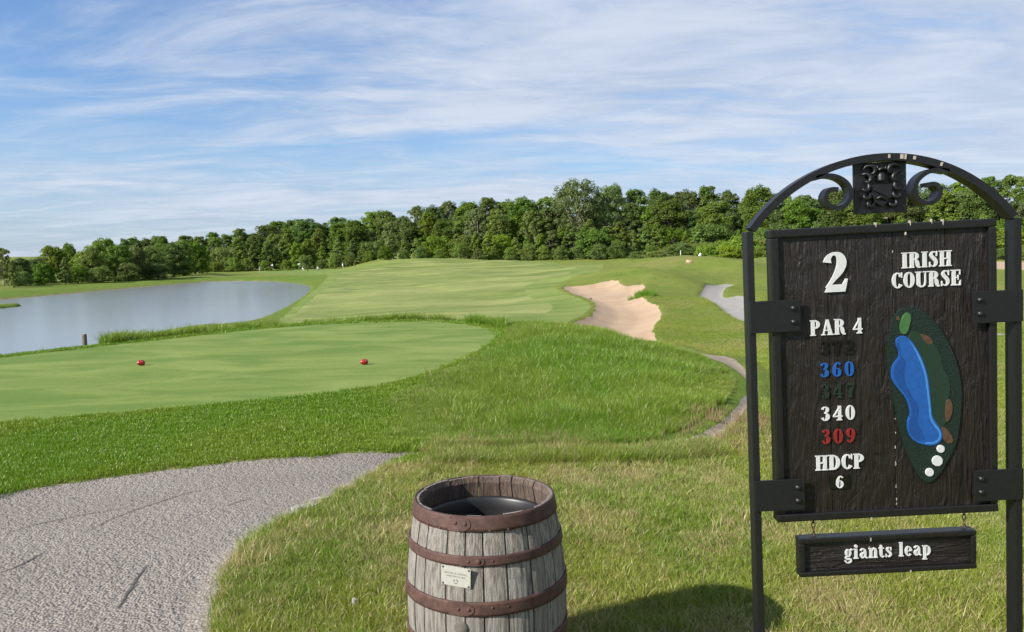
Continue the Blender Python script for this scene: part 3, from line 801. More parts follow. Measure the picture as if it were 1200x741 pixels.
def spline(pts, sub=5):
    pts = [np.array(p, float) for p in pts]
    out = []
    for i in range(len(pts) - 1):
        p0, p1, p2, p3 = pts[max(i - 1, 0)], pts[i], pts[i + 1], pts[min(i + 2, len(pts) - 1)]
        for k in range(sub):
            t = k / sub
            out.append(.5 * ((2 * p1) + (-p0 + p2) * t + (2 * p0 - 5 * p1 + 4 * p2 - p3) * t * t + (-p0 + 3 * p1 - 3 * p2 + p3) * t ** 3))
    out.append(pts[-1])
    return out
_glyph_mesh = {}
def glyph_mesh(ch, h, sx, depth, mat):
    key = (ch, round(h, 4), round(sx, 4), mat.name)
    if key in _glyph_mesh: return _glyph_mesh[key]
    mb = MB()
    for si, (kind, pts) in enumerate(GLYPH[ch][1]):
        d = -depth - si * .00025
        if kind == 'p':
            mb.prism([(x * h * sx, y * h) for x, y in pts], d, 0)
        else:
            c = spline(pts) if kind == 's' else [np.array(p) for p in pts]
            L = []; Rr = []
            for i, q in enumerate(c):
                t = c[min(i + 1, len(c) - 1)][:2] - c[max(i - 1, 0)][:2]
                if kind == 'r' and np.linalg.norm(c[0][:2] - c[-1][:2]) < 1e-4 and i in (0, len(c) - 1):
                    t = c[1][:2] - c[-2][:2]
                t = t / (np.linalg.norm(t) + 1e-9); nn = np.array([-t[1], t[0]]) * max(q[2], .03) / 2
                L.append(q[:2] + nn); Rr.append(q[:2] - nn)
            n = len(c)
            vs = [(p[0] * h * sx, d, p[1] * h) for p in L] + [(p[0] * h * sx, d, p[1] * h) for p in Rr]
            vs += [(x, 0, z) for x, y, z in vs]
            fs = []
            for i in range(n - 1):
                fs.append((i, i + n, i + n + 1, i + 1))
                fs.append((2 * n + i, i, i + 1, 2 * n + i + 1)); fs.append((3 * n + i + 1, i + n + 1, i + n, 3 * n + i))
            fs.append((0, 2 * n, 3 * n, n)); fs.append((n - 1, 2 * n - 1, 4 * n - 1, 3 * n - 1))
            mb.raw(vs, fs)
    me = mb.mesh('letter'); me.materials.append(mat)
    _glyph_mesh[key] = me
    return me
def write(text, cu, v0, h, width, mat, parent, y, depth=.004, track=.06):
    adv = [GLYPH[c][0] + track for c in text]
    sx = width / (h * (sum(adv) - track))
    x = cu - width / 2
    for c, a in zip(text, adv):
        if c != ' ':
            o = mobj('numeral' if c.isdigit() else 'letter', glyph_mesh(c, h, sx, depth, mat), None, parent, (x, y, v0))
        x += a * h * sx

# ------------------------------------------------------------------ the hole sign
SD = 2.5; SRHO = math.radians(2.0)
SO = at(1040, 741, SD)
sc_, ss_ = math.cos(SRHO), math.sin(SRHO)
def suv(px, py):
    p = at(px, py, SD) - SO
    return (p[0] * sc_ + p[2] * ss_, -p[0] * ss_ + p[2] * sc_)
sg = gz(SO[0], SD)
drop = (SO[2] - sg) / sc_
sbase = (SO[0] + ss_ * drop, SD, SO[2] - sc_ * drop)
sign = empty('hole_sign', sbase, (0, -SRHO, 0))
tag(sign, 'tall black iron arched golf sign with dark board reading 2 and IRISH COURSE', 'sign')
H0 = drop                                      # height of the sketch's zero line above the ground
PU0, PU1, PV0, PV1 = -.352, .352, H0 + .389, H0 + 1.320
BD = .052                                      # depth of the bars
for s in (-1, 1):
    mb = MB(); top = H0 + 1.318
    mb.box((s * .4155, 0.004, (top - .35) / 2), (.0225, BD, top + .35), .0025)
    mb.build('post', MAT['iron'], sign)
# arch: flat bar bent to an arc, standing on the posts
mb = MB()
AR = .5195; asag = .219; acz = H0 + 1.318 + asag - AR
a_end = math.asin(.4155 / AR)
vs = []; fs = []; nA = 40
for i in range(nA + 1):
    a = -a_end + 2 * a_end * i / nA
    for rr_, yy in ((AR, -BD / 2), (AR - .0225, -BD / 2), (AR - .0225, BD / 2), (AR, BD / 2)):
        vs.append((rr_ * math.sin(a), yy + .004, acz + rr_ * math.cos(a)))
for i in range(nA):
    for k in range(4):
        a = i * 4 + k; b = i * 4 + (k + 1) % 4
        fs.append((a, a + 4, b + 4, b))
fs += [(0, 1, 2, 3), (nA * 4 + 3, nA * 4 + 2, nA * 4 + 1, nA * 4)]
mb.raw(vs, fs)
arch = mb.build('arch', MAT['iron'], sign)
# scrolls either side of the crest
def flatbar(pts, th, y0, y1):
    mb = MB(); vs = []; fs = []; n = len(pts)
    for i, p in enumerate(pts):
        t = np.array(pts[min(i + 1, n - 1)]) - np.array(pts[max(i - 1, 0)]); t = t / np.linalg.norm(t); nn = np.array([-t[1], t[0]]) * th / 2
        for q, yy in ((1, y0), (-1, y0), (-1, y1), (1, y1)):
            vs.append((p[0] + q * nn[0], yy, p[1] + q * nn[1]))
    for i in range(n - 1):
        for k in range(4):
            a = i * 4 + k; b = i * 4 + (k + 1) % 4
            fs.append((a, b, b + 4, a + 4))
    fs += [(3, 2, 1, 0), tuple((n - 1) * 4 + k for k in range(4))]
    mb.raw(vs, fs); return mb
for s in (-1, 1):
    raw = [(.205, 1.472), (.170, 1.478), (.135, 1.470), (.107, 1.447), (.099, 1.415), (.112, 1.388), (.140, 1.377), (.168, 1.388), (.177, 1.413), (.163, 1.434), (.138, 1.434)]
    pts = [tuple(p) for p in spline([(s * u, H0 + v) for u, v in raw], 5)]
    flatbar(pts, .013, -.022, .026).build('scroll', MAT['iron'], sign)
# crest plate with a raised shield, mantling and helm
mb = MB(); cz = H0 + 1.433
mb.box((0, .004, cz), (.163, .012, .157), .002)
crest = mb.build('crest_plate', MAT['iron'], sign)
mb = MB()
mb.prism([(-.034, cz + .012), (.034, cz + .012), (.034, cz - .020), (.022, cz - .045), (0, cz - .060), (-.022, cz - .045), (-.034, cz - .020)], -.014, -.002, .003)
mb.build('shield', MAT['iron'], crest)
mb = MB()
mb.box((0, -.016, cz - .018), (.060, .006, .010), .002, Matrix.Rotation(.5, 3, 'Y'))
mb.tube([(-.020, -.016, cz - .034), (-.006, -.018, cz - .028), (.010, -.017, cz - .038), (.020, -.016, cz - .030)], [.003, .006, .005, .002], 6)
mb.build('charge', MAT['iron'], crest)
mb = MB()
mb.lathe([(.0, .022), (.010, .020), (.014, .010), (.012, 0), (.015, -.006), (0, -.008)], 12, (0, -.008, cz + .026))
mb.tube([(-.014, -.012, cz + .052), (0, -.015, cz + .060), (.014, -.012, cz + .052)], [.003, .007, .003], 6)
for k in (-1, 0, 1): mb.tube([(k * .010, -.013, cz + .052), (k * .014, -.013, cz + .068)], [.004, .002], 6)
mb.build('helm', MAT['iron'], crest)
for s in (-1, 1):
    mb = MB()
    for j, (r0, ph) in enumerate(((.026, .2), (.022, .9), (.020, 1.7), (.017, 2.4), (.016, 3.0))):
        cxx = s * (.020 + .034 * math.sin(.4 + .55 * j)); czz = cz + .050 - .024 * j
        q = [(cxx + s * r0 * (1 - k / 9.) * math.cos(ph + k * .62), -.010 - .004 * math.sin(k * .35), czz + r0 * (1 - k / 9.) * math.sin(ph + k * .62)) for k in range(8)]
        mb.tube(q, [.002, .005, .007, .0075, .007, .006, .005, .003], 6)
    mb.build('mantling', MAT['iron'], crest)
# board: upright planks inside a raised border
pb = MB(); pb.box((0, .020, (PV0 + PV1) / 2), (PU1 - PU0 - .01, .018, PV1 - PV0 - .01)); panel = pb.build('panel', MAT['rail'], sign)
seams = [PU0 + .018, -.171, .0328, .196, PU1 - .018]
for i in range(4):
    a, b = seams[i], seams[i + 1]
    mb = MB(); mb.box(((a + b) / 2, .004 + .0006 * (i % 2), (PV0 + PV1) / 2), (b - a - .0012, .020, PV1 - PV0 - .02), .002)
    mb.build('plank', MAT['board'], panel)
RW = .026
def rail(poly, mat=MAT['rail']):
    mb = MB(); mb.prism(poly, -.020, .030, .006); return mb
for cx_, cz_, wx_, wz_ in ((0, PV1 - RW / 2, PU1 - PU0, RW), (0, PV0 + RW / 2, PU1 - PU0, RW), (PU0 + RW / 2, (PV0 + PV1) / 2, RW - .001, PV1 - PV0 - 2 * RW - .001), (PU1 - RW / 2, (PV0 + PV1) / 2, RW - .001, PV1 - PV0 - 2 * RW - .001)):
    mb = MB(); mb.box((cx_, .005, cz_), (wx_, .050 if wz_ == RW else .049, wz_), .0045); mb.build('border_rail', MAT['rail'], panel)
# brackets with two bolts each
for s, vv in ((-1, 1.051), (1, 1.046), (-1, .482), (1, .479)):
    mb = MB(); mb.box((s * .3465, -.0270, H0 + vv), (.157, .0075, .100), .0018)
    br = mb.build('bracket', MAT['iron'], sign)
    for k in (-1, 1):
        mb = MB()
        n = 12
        mb.lathe([(0, -.0105), (.005, -.0098), (.0088, -.006), (.0098, 0)], n)
        me = mb.mesh('bolt')
        for v in me.vertices:
            x, y, z = v.co; v.co = (x, z, y)
        me.flip_normals()
        mobj('bolt', me, MAT['iron'], br, (s * .290, -.0305, H0 + vv + k * .0215 + .002))
# writing
YF = -.006
def T_(text, v, h, wd, mat, u=-.149, depth=.0045, track=.06):
    write(text, u, H0 + v - h / 2, h, wd, MAT[mat], panel, YF, depth, track)
T_('2', 1.1790, .125, .078, 'white', -.147, .006)
T_('PAR 4', 1.0065, .049, .166, 'white')
T_('372', .9415, .046, .108, 'blackp', track=.18)
T_('360', .8715, .046, .108, 'blue', track=.18)
T_('347', .8030, .046, .108, 'greenp', track=.18)
T_('340', .7315, .046, .108, 'white', track=.18)
T_('309', .6575, .046, .108, 'red', track=.18)
T_('HDCP', .5735, .048, .156, 'white', -.147)
mb = MB(); mb.box((-.150, YF - .0025, H0 + .5105), (.060, .006, .044), .001); mb.build('number_plate', MAT['blackp'], panel)
write('6', -.150, H0 + .5105 - .020, .040, .0265, MAT['white'], panel, YF - .006, .003)
T_('IRISH', 1.2035, .049, .155, 'white', .137)
T_('COURSE', 1.1420, .049, .216, 'white', .136)
# painted relief map of the hole
def crop(pts): return [(u, v + H0) for u, v in (suv(1020 + x / 3.083, 340 + y / 3.083) for x, y in pts)]
def closed_spline(P, sub=4):
    n = len(P); out = []
    for i in range(n):
        p0, p1, p2, p3 = (np.array(P[(i + k) % n]) for k in (-1, 0, 1, 2))
        for k in range(sub):
            t = k / sub
            out.append(tuple(.5 * ((2 * p1) + (-p0 + p2) * t + (2 * p0 - 5 * p1 + 4 * p2 - p3) * t * t + (-p0 + 3 * p1 - 3 * p2 + p3) * t ** 3)))
    return out
def plate(name, pts, y0, mat, parent, y1=0.0, bev=.0015, curve=True):
    c = crop(pts); c = closed_spline(c) if curve else c
    bm = bmesh.new()
    A = sum(c[i][0] * c[(i + 1) % len(c)][1] - c[(i + 1) % len(c)][0] * c[i][1] for i in range(len(c)))
    if A < 0: c = c[::-1]
    f = [bm.verts.new((x, y0, z)) for x, z in c]; b = [bm.verts.new((x, y1, z)) for x, z in c]
    top = bm.faces.new(f); n = len(c)
    for i in range(n): bm.faces.new((b[i], b[(i + 1) % n], f[(i + 1) % n], f[i]))
    bmesh.ops.bevel(bm, geom=list(top.edges), offset=bev, segments=2, profile=.6, affect='EDGES', clamp_overlap=True)
    bmesh.ops.triangulate(bm, faces=[q for q in bm.faces if len(q.verts) > 4])
    me = bpy.data.meshes.new(name); bm.to_mesh(me); bm.free()
    return mobj(name, me, MAT[mat], parent)
hm = plate('hole_map', [(120, 62), (160, 64), (195, 85), (245, 140), (290, 220), (318, 320), (320, 420), (305, 540), (272, 612), (225, 682), (185, 685), (140, 620), (105, 530), (78, 400), (55, 250), (62, 150), (85, 85)], -.0125, 'mapbase', sign)
plate('map_fairway', [(128, 178), (150, 148), (200, 172), (240, 222), (250, 270), (274, 320), (277, 370), (262, 420), (264, 478), (242, 494), (216, 470), (204, 400), (190, 300), (160, 225)], -.0150, 'mapfair', hm)
plate('map_water', [(83, 182), (105, 164), (132, 175), (167, 225), (196, 300), (209, 400), (217, 460), (246, 500), (249, 535), (225, 556), (190, 556), (150, 541), (128, 510), (125, 470), (134, 440), (120, 390), (85, 345), (67, 310), (72, 270), (94, 232)], -.0165, 'blue', hm)
plate('map_shallow_water', [(84, 200), (92, 190), (100, 232), (118, 260), (112, 320), (140, 380), (165, 420), (160, 470), (185, 535), (150, 533), (132, 505), (131, 470), (141, 440), (126, 388), (92, 342), (76, 308), (80, 272), (100, 235)], -.0171, 'deepblue', hm, -.010, .0002)
plate('map_shore_line', [(132, 182), (165, 230), (192, 302), (205, 400), (213, 462), (241, 503), (244, 532), (222, 550), (192, 551), (192, 546), (220, 544), (237, 530), (235, 507), (207, 466), (199, 402), (186, 305), (160, 235)], -.0175, 'paleblue', hm, -.012, .0002)
plate('map_green', [(98, 132), (107, 96), (124, 80), (138, 94), (131, 130), (121, 156), (104, 155)], -.0165, 'mapgreen', hm)
plate('map_bunker', [(172, 158), (205, 168), (217, 190), (196, 191)], -.0155, 'maptan', hm)
plate('map_bunker', [(264, 400), (280, 394), (287, 432), (270, 472), (261, 460)], -.0163, 'maptan', hm)
plate('map_bunker', [(250, 490), (275, 508), (290, 542), (272, 551), (251, 528)], -.0155, 'maptan', hm)
plate('map_bunker', [(88, 96), (97, 96), (98, 108), (88, 108)], -.0150, 'maptan', hm)
for x, y, r in ((245, 570, 14), (233, 613, 19), (205, 654, 15)):
    plate('map_tee', [(x + r * math.cos(a), y + r * math.sin(a)) for a in np.linspace(0, 6.283, 8, endpoint=False)], -.0165, 'white', hm)
# dried drips and paint chips
for px, py, wd, hh in ((1063, 262, 2.2, 9), (1088, 260, 1.6, 8), (1101, 261, 2.4, 10), (1023, 264, 2.6, 8), (1018, 606, 2.4, 6), (1058, 274, 1.5, 5), (1035, 256, 5, 2), (1083, 313, 2.2, 3)):
    u, v = suv(px, py); wm = wd * .0019; hmz = hh * .0019
    mb = MB(); mb.prism([(u - wm / 2, v + H0 + hmz / 2), (u + wm / 2, v + H0 + hmz / 2), (u + wm * .35, v + H0 - hmz * .2), (u + wm * .1, v + H0 - hmz / 2), (u - wm * .3, v + H0 - hmz * .3)], -.0206 if py != 313 else -.0125, -.010)
    mb.build('dried_drip', MAT['dropping'], sign)
for px, py, wd in ((1038, 181, 3), (1053, 181, 5), (1057, 183, 3), (1068, 183, 4), (1100, 190, 3)):
    u, v = suv(px, py); mb = MB()
    ang = math.atan2(u, v + H0 - acz)
    R3 = Matrix.Rotation(ang, 3, 'Y')
    mb.box((AR * math.sin(ang) - .010 * math.sin(ang), -.0235, acz + AR * math.cos(ang) - .010 * math.cos(ang)), (wd * .0018, .003, .020 * rng.uniform(.5, .95)), 0, R3)
    mb.build('dried_drip', MAT['dropping'], sign)
for k in range(15):
    v = H0 + .405 + rng.uniform(0, .16) if k < 9 else H0 + rng.uniform(.6, 1.3)
    mb = MB(); mb.box((.0328 + rng.uniform(-.0012, .0012), -.0060, v), (.002, .0015, rng.uniform(.003, .009)))
    mb.build('paint_chip', MAT['dropping'], sign)

# ------------------------------------------------------------------ the small hanging board
hu0, hu1, hv0, hv1 = -.284, .2825, H0 + .2045, H0 + .3315
hang_c = ((hu0 + hu1) / 2, 0, hv0)
Rm = Matrix.Rotation(-SRHO, 3, 'Y')
hl = Vector(sbase) + Rm @ Vector(hang_c)
hang = empty('hanging_sign', hl, (0, -SRHO, 0))
tag(hang, 'small dark wooden board reading giants leap, hung on chains under the hole sign', 'sign')
hw, hh = hu1 - hu0, hv1 - hv0
mb = MB(); mb.box((0, .008, hh / 2), (hw - .03, .022, hh - .03), .002); hb = mb.build('board', MAT['boardh'], hang)
RW2 = .017
for cx_, cz_, wx_, wz_ in ((0, hh - RW2 / 2, hw, RW2), (0, RW2 / 2, hw, RW2), (-hw / 2 + RW2 / 2, hh / 2, RW2 - .001, hh - 2 * RW2 - .001), (hw / 2 - RW2 / 2, hh / 2, RW2 - .001, hh - 2 * RW2 - .001)):
    mb = MB(); mb.box((cx_, .004, cz_), (wx_, .044 if wz_ == RW2 else .043, wz_), .004); mb.build('border_rail', MAT['rail'], hang)
write('giants leap', .003, hh / 2 - .0145, .047, .279, MAT['white'], hb, -.003, .0045)
for u in (-.231, .2545):
    ch = None
    uu = u - hang_c[0]
    for k in range(4):
        mb = MB()
        n = 12; c0 = hh + .004 + k * .0165
        pts = [(uu + (.0052 * math.cos(a) if k % 2 == 0 else 0) , .004 + (0 if k % 2 == 0 else .0052 * math.cos(a)), c0 + .0105 * math.sin(a)) for a in np.linspace(0, 2 * math.pi, n + 1)]
        mb.tube(pts, .0017, 6, False)
        mb.build('chain_link', MAT['chain'], hang)
    mb = MB(); mb.tube([(uu, .004, hh - .012), (uu, .004, hh + .004)], .002, 6); mb.build('eye_screw', MAT['chain'], hang)
for px, py, wd, hh_ in ((1017.5, 630, 1.8, 6), (1018, 641, 1.2, 3), (1064, 667, 2.5, 4)):
    u, v = suv(px, py)
    mb = MB(); mb.box((u - hang_c[0], -.0176 if py != 641 else -.0045, v + H0 - hv0), (wd * .0019, .002, hh_ * .0019)); mb.build('paint_chip', MAT['dropping'], hang)

# ------------------------------------------------------------------ the barrel
bt = at(569.2, 578.5, 3.08)
bg_z = gz(bt[0], bt[1])
BH = bt[2] - bg_z
barrel = empty('barrel', (bt[0], bt[1], bg_z), (0, math.radians(-.4), 0))
tag(barrel, 'weathered grey oak barrel with rusty hoops used as a litter bin', 'barrel')
R0, R1 = .268, .315
def brad(z):
    t = (z / BH - .5) * 2
    return R1 - (R1 - R0) * abs(t) ** 1.9
edges = [0.0]
wid = [rng.uniform(.75, 1.35) for _ in range(23)]
tot = sum(wid)
acc = rng.uniform(0, .2)
for wd in wid:
    a0 = acc; a1 = acc + 2 * math.pi * wd / tot; acc = a1
    mb = MB()
    nz = 25; nk = 4; th = .026
    vs = []; fs = []
    gap = .0022 + rng.uniform(0, .0014); zt = BH - rng.uniform(0, .006); dr = rng.uniform(-.0018, .0018)
    for iz in range(nz):
        z = zt * iz / (nz - 1)
        r = brad(z) + dr
        ri = r - th
        if iz == nz - 1: ri = r - th * .45
        if iz == nz - 2: z = zt - .022; ri = brad(z) - th * 1.0
        g = gap / r
        ring = []
        for k in range(nk + 1):
            q = k / nk
            a = a0 + g + (a1 - a0 - 2 * g) * q
            rr2 = r - (.0022 if k in (0, nk) else 0)
            ring.append((rr2 * math.sin(a), -rr2 * math.cos(a), z))
        for k in range(nk, -1, -1):
            a = a0 + g + (a1 - a0 - 2 * g) * k / nk
            ring.append((ri * math.sin(a), -ri * math.cos(a), z))
        vs += ring
    L = 2 * (nk + 1)
    for iz in range(nz - 1):
        for k in range(L):
            a = iz * L + k; b = iz * L + (k + 1) % L
            fs.append((a, b, b + L, a + L))
    fs.append(tuple(range(L - 1, -1, -1))); fs.append(tuple((nz - 1) * L + k for k in range(L)))
    mb.raw(vs, fs)
    st = mb.build('stave', MAT['stave'], barrel)
    st.data.materials.append(MAT['innerwood'])
    for q in range((nz - 1) * L):
        if nk < q % L < 2 * nk + 1: st.data.polygons[q].material_index = 1
def hoop(zc, hgt, seam_a, rivets):
    prof = []
    z0, z1 = zc - hgt / 2, zc + hgt / 2
    o = .0034; t = .0030
    zs = [z0 + (z1 - z0) * q / 5 for q in range(6)]
    pr = [(brad(zz_) + o + t, zz_) for zz_ in zs] + [(brad(zz_) + o - .004, zz_) for zz_ in zs[::-1]]
    mb = MB(); mb.lathe(pr, 72, closed_prof=True)
    me = mb.mesh('hoop')
    h = mobj('hoop', me, MAT['hoop'], barrel)
    # overlapped end, rounded, with its rivets
    mb = MB(); pts = []
    r = brad(zc) + o + t
    ln = .30; n = 10
    out = []
    for k in range(n + 1):
        a = seam_a - ln + ln * k / n
        hh2 = hgt / 2 - .0015
        if k > n - 4: hh2 *= math.sqrt(max(.02, 1 - ((k - (n - 4)) / 4.2) ** 2))
        out.append((a, hh2))
    vs = []; fs = []
    for a, h2 in out:
        for zz2, off in ((zc - h2, .0028), (zc + h2, .0028), (zc + h2, 0.), (zc - h2, 0.)):
            rq = brad(zz2) + o + t + off
            vs.append((rq * math.sin(a), -rq * math.cos(a), zz2))
    for k in range(n):
        for q in range(4):
            a = k * 4 + q; b = k * 4 + (q + 1) % 4
            fs.append((a, a + 4, b + 4, b))
    fs += [(0, 1, 2, 3), (n * 4 + 3, n * 4 + 2, n * 4 + 1, n * 4)]
    mb.raw(vs, fs); mb.build('hoop_lap', MAT['hoop'], h)
    for a, dz, s in rivets:
        mb = MB()
        mb.lathe([(0, .0045 * s), (.004 * s, .0040 * s), (.0068 * s, .0022 * s), (.0078 * s, 0)], 10)
        rv = mb.mesh('rivet')
        for v in rv.vertices: v.co = (v.co.x, -v.co.z, v.co.y)
        rq = brad(zc + dz) + o + t + (.0026 if seam_a - .3 < a < seam_a else 0)
        mobj('rivet', rv, MAT['hoop'], h, (rq * math.sin(a), -rq * math.cos(a), zc + dz), (0, 0, a))
hoop(BH - .0275, .054, -.15, [(-.22, 0, 1.0), (-.35, .002, 1.0), (-1.05, -.024, .6), (-.80, -.024, .6), (-.58, -.024, .6), (-.30, -.024, .6), (.10, -.024, .6), (.34, -.024, .6), (1.2, -.024, .6), (-.42, .020, .5)])
hoop(BH - .157, .034, .02, [(-.05, .0, 1.3), (-.17, .0, .8), (.12, 0, .6)])
hoop(BH - .328, .050, -.11, [(-.17, 0, 1.0), (-.29, 0, .9), (.10, .006, .7), (.28, .004, .5)])
hoop(.300, .058, 2.0, [(1.9, 0, 1.0), (1.8, 0, 1.)])
hoop(.175, .042, 1.2, [(1.1, 0, 1.0)])
hoop(.030, .058, -.4, [(-.5, 0, 1.0)])
# plaque
pa = math.radians(-18.5); pz = BH - .213; pr_ = brad(pz) + .0065
plq = MB(); plq.box((0, 0, 0), (.114, .002, .074), .0006)
plaque = plq.build('plaque', MAT['plaque'], barrel, (pr_ * math.sin(pa), -pr_ * math.cos(pa), pz))
plaque.rotation_euler = (math.radians(3), math.radians(3.5), pa)
def ptext(body, z, size):
    cu = bpy.data.curves.new('text', 'FONT'); cu.body = body; cu.size = size; cu.align_x = 'CENTER'; cu.extrude = .0002; cu.space_character = 1.25
    to = bpy.data.objects.new('t', cu); COL.objects.link(to)
    dg = bpy.context.evaluated_depsgraph_get()
    me = bpy.data.meshes.new_from_object(to.evaluated_get(dg)); bpy.data.objects.remove(to)
    me.materials.clear()
    mobj('engraved_lettering', me, MAT['ink'], plaque, (0, -.0014, z), (math.pi / 2, 0, 0))
ptext('REFUSE IS SORTED', .0085, .0085)
ptext('AND RECYCLED', -.0025, .0085)
for k in range(3):
    a = k * 2 * math.pi / 3
    mb = MB(); pts = []
    for q in range(6):
        b = a + .25 + q * .30
        pts.append((.0075 * math.sin(b), 0, .0075 * math.cos(b)))
    flat = [(x, z) for x, _, z in pts]
    fb = flatbar(flat, .0032, -.0003, .0003)
    fb.build('recycling_arrow', MAT['ink'], plaque, (0, -.0013, -.0185))
for sx_ in (-1, 1):
    for sz_ in (-1, 1):
        mb = MB(); mb.lathe([(0, .0022), (.003, .0019), (.0043, 0)], 10)
        me = mb.mesh('screw')
        for v in me.vertices: v.co = (v.co.x, -v.co.z, v.co.y)
        mobj('screw', me, MAT['screw'], plaque, (sx_ * .050, -.001, sz_ * .031))
# black liner can inside
mb = MB()
zr = BH - .085
mb.lathe([(.236, zr - .50), (.240, zr - .02), (.249, zr - .016), (.251, zr - .004), (.246, zr), (.238, zr - .002), (.232, zr - .012), (.229, zr - .05), (.222, zr - .49), (0, zr - .495)], 64)
mb.build('liner_can', MAT['liner'], barrel)
# an old bung plug, low on the front
mb = MB(); pz2 = BH - .402; ra = brad(pz2)
mb.lathe([(0, .006), (.022, .005), (.026, 0)], 18); me = mb.mesh('bung')
for v in me.vertices: v.co = (v.co.x, -v.co.z, v.co.y)
mobj('bung', me, MAT['post'], barrel, (ra * math.sin(-.27), -ra * math.cos(-.27), pz2), (0, 0, -.27))

# ------------------------------------------------------------------ small things on and by the tee
def marker(px, py, label, rz):
    x, y = flat_poly([(px, py)], TEE_Z)[0]
    o = empty('tee_marker', (x, y, TEE_Z), (0, 0, rz))
    tag(o, label, 'tee marker', 'red tee markers')
    prof = [(0, -.060), (.022, -.058), (.034, -.050), (.040, -.034), (.052, -.010), (.055, .008), (.050, .028), (.038, .046), (.020, .056), (0, .058)]
    mb = MB(); mb.lathe(prof, 24)
    me = mb.mesh('barrel_body')
    for v in me.vertices:
        cx_, cy_, cz_ = v.co; v.co = (cz_ * 1.15, cy_ * .95, cx_ * .95 + .048)
    me.flip_normals()
    mobj('body', me, MAT['markered'], o)
    mb = MB(); mb.tube([(0, 0, -.10), (0, 0, .015)], [.006, .010], 8); mb.build('spike', MAT['screw'], o)
    for xx in (-.030, .030):
        mb = MB(); mb.lathe([(.0495, -.004), (.0515, -.004), (.0515, .004), (.0495, .004)], 24, closed_prof=True)
        me = mb.mesh('band')
        for v in me.vertices:
            cx_, cy_, cz_ = v.co; v.co = (cz_ + xx, cy_ * .93, cx_ * .93 + .052)
        mobj('band', me, MAT['markered'], o)
marker(165.5, 428.5, 'red barrel-shaped tee marker on the tee, nearer the lake and wooden post', .35)
marker(427, 427.5, 'red barrel-shaped tee marker on the tee, nearer the tall grass mound', .2)

pp = at(98.5, 391.5, 21.5)
wp = empty('wooden_post', (pp[0], pp[1], pp[2] - 1.6))
tag(wp, 'short weathered wooden post at the lake edge behind the tee', 'post')
mb = MB(); mb.tube([(0, 0, 0), (.004, 0, .8), (0, .004, 1.585), (0, .004, 1.597)], [.066, .064, .061, .052], 14); mb.build('shaft', MAT['post'], wp)
mb = MB(); mb.lathe([(0, .012), (.03, .010), (.053, 0)], 14, (0, .004, 1.597)); mb.build('top', MAT['stone'], wp)

def slab(px, py, sx_, sy_, rz, label, hgt=.03):
    x, y = ray_ground(px, py, height)
    z = gz(x, y)
    bm = bmesh.new(); n = 9
    ring = [(sx_ * math.cos(a) * rng.uniform(.8, 1.1), sy_ * math.sin(a) * rng.uniform(.8, 1.1)) for a in np.linspace(0, 6.283, n, endpoint=False)]
    b = [bm.verts.new((p[0], p[1], -.05)) for p in ring]; t_ = [bm.verts.new((p[0] * .92, p[1] * .92, hgt + rng.uniform(-.004, .004))) for p in ring]
    c = bm.verts.new((0, 0, hgt + .006))
    for i in range(n):
        bm.faces.new((b[i], b[(i + 1) % n], t_[(i + 1) % n], t_[i])); bm.faces.new((t_[i], t_[(i + 1) % n], c))
    me = bpy.data.meshes.new('flat_stone'); bm.to_mesh(me); bm.free()
    o = mobj('flat_stone', me, MAT['stone'], None, (x, y, z), (0, 0, rz))
    tag(o, label, 'stone', 'pale stones along the path edge')
slab(356, 597, .105, .045, .5, 'flat pale stone in the grass edge of the path, nearer the camera', .025)
slab(374, 588, .085, .035, .45, 'flat pale stone in the grass edge of the path, the farther of two', .025)
slab(416, 716, .014, .011, .3, 'tiny pale pebble lying in the grass left of the barrel', .055)

# cracks in the path, thin strips lying just proud of the asphalt
def crack(pts, wd):
    P = [ray_ground(px, py, height) for px, py in pts]
    vs = []; fs = []
    fine = []
    for i in range(len(P) - 1):
        for k in range(8):
            t = k / 8.; fine.append((P[i][0] * (1 - t) + P[i + 1][0] * t, P[i][1] * (1 - t) + P[i + 1][1] * t))
    fine.append(P[-1])
    n = len(fine)
    for i, p in enumerate(fine):
        a = np.array(fine[min(i + 1, n - 1)]) - np.array(fine[max(i - 1, 0)]); a = a / np.linalg.norm(a)
        nn = np.array([-a[1], a[0]]) * wd * (.25 + rng.uniform(.3, .8) * math.sin(math.pi * (i + .3) / (n - .4)))
        j = rng.uniform(-.006, .006)
        for s in (1, -1):
            q = np.array(p) + nn * s / 2 + np.array([-a[1], a[0]]) * j
            vs.append((q[0], q[1], gz(q[0], q[1]) + .004))
    for i in range(n - 1): fs.append((2 * i, 2 * i + 1, 2 * i + 3, 2 * i + 2))
    me = bpy.data.meshes.new('crack'); me.from_pydata(vs, [], fs); me.update()
    mobj('crack', me, MAT['crack'], cart_path)
crack([(172, 664), (160, 680), (147, 700), (138, 716)], .020)
crack([(52, 648), (40, 655), (24, 663), (0, 672)], .018)
crack([(265, 594), (280, 589), (294, 585)], .013)
crack([(95, 627), (130, 609), (165, 596), (215, 580), (262, 570)], .011)
crack([(0, 628), (40, 616), (90, 606), (150, 596)], .010)
crack([(82, 586), (92, 584)], .016)

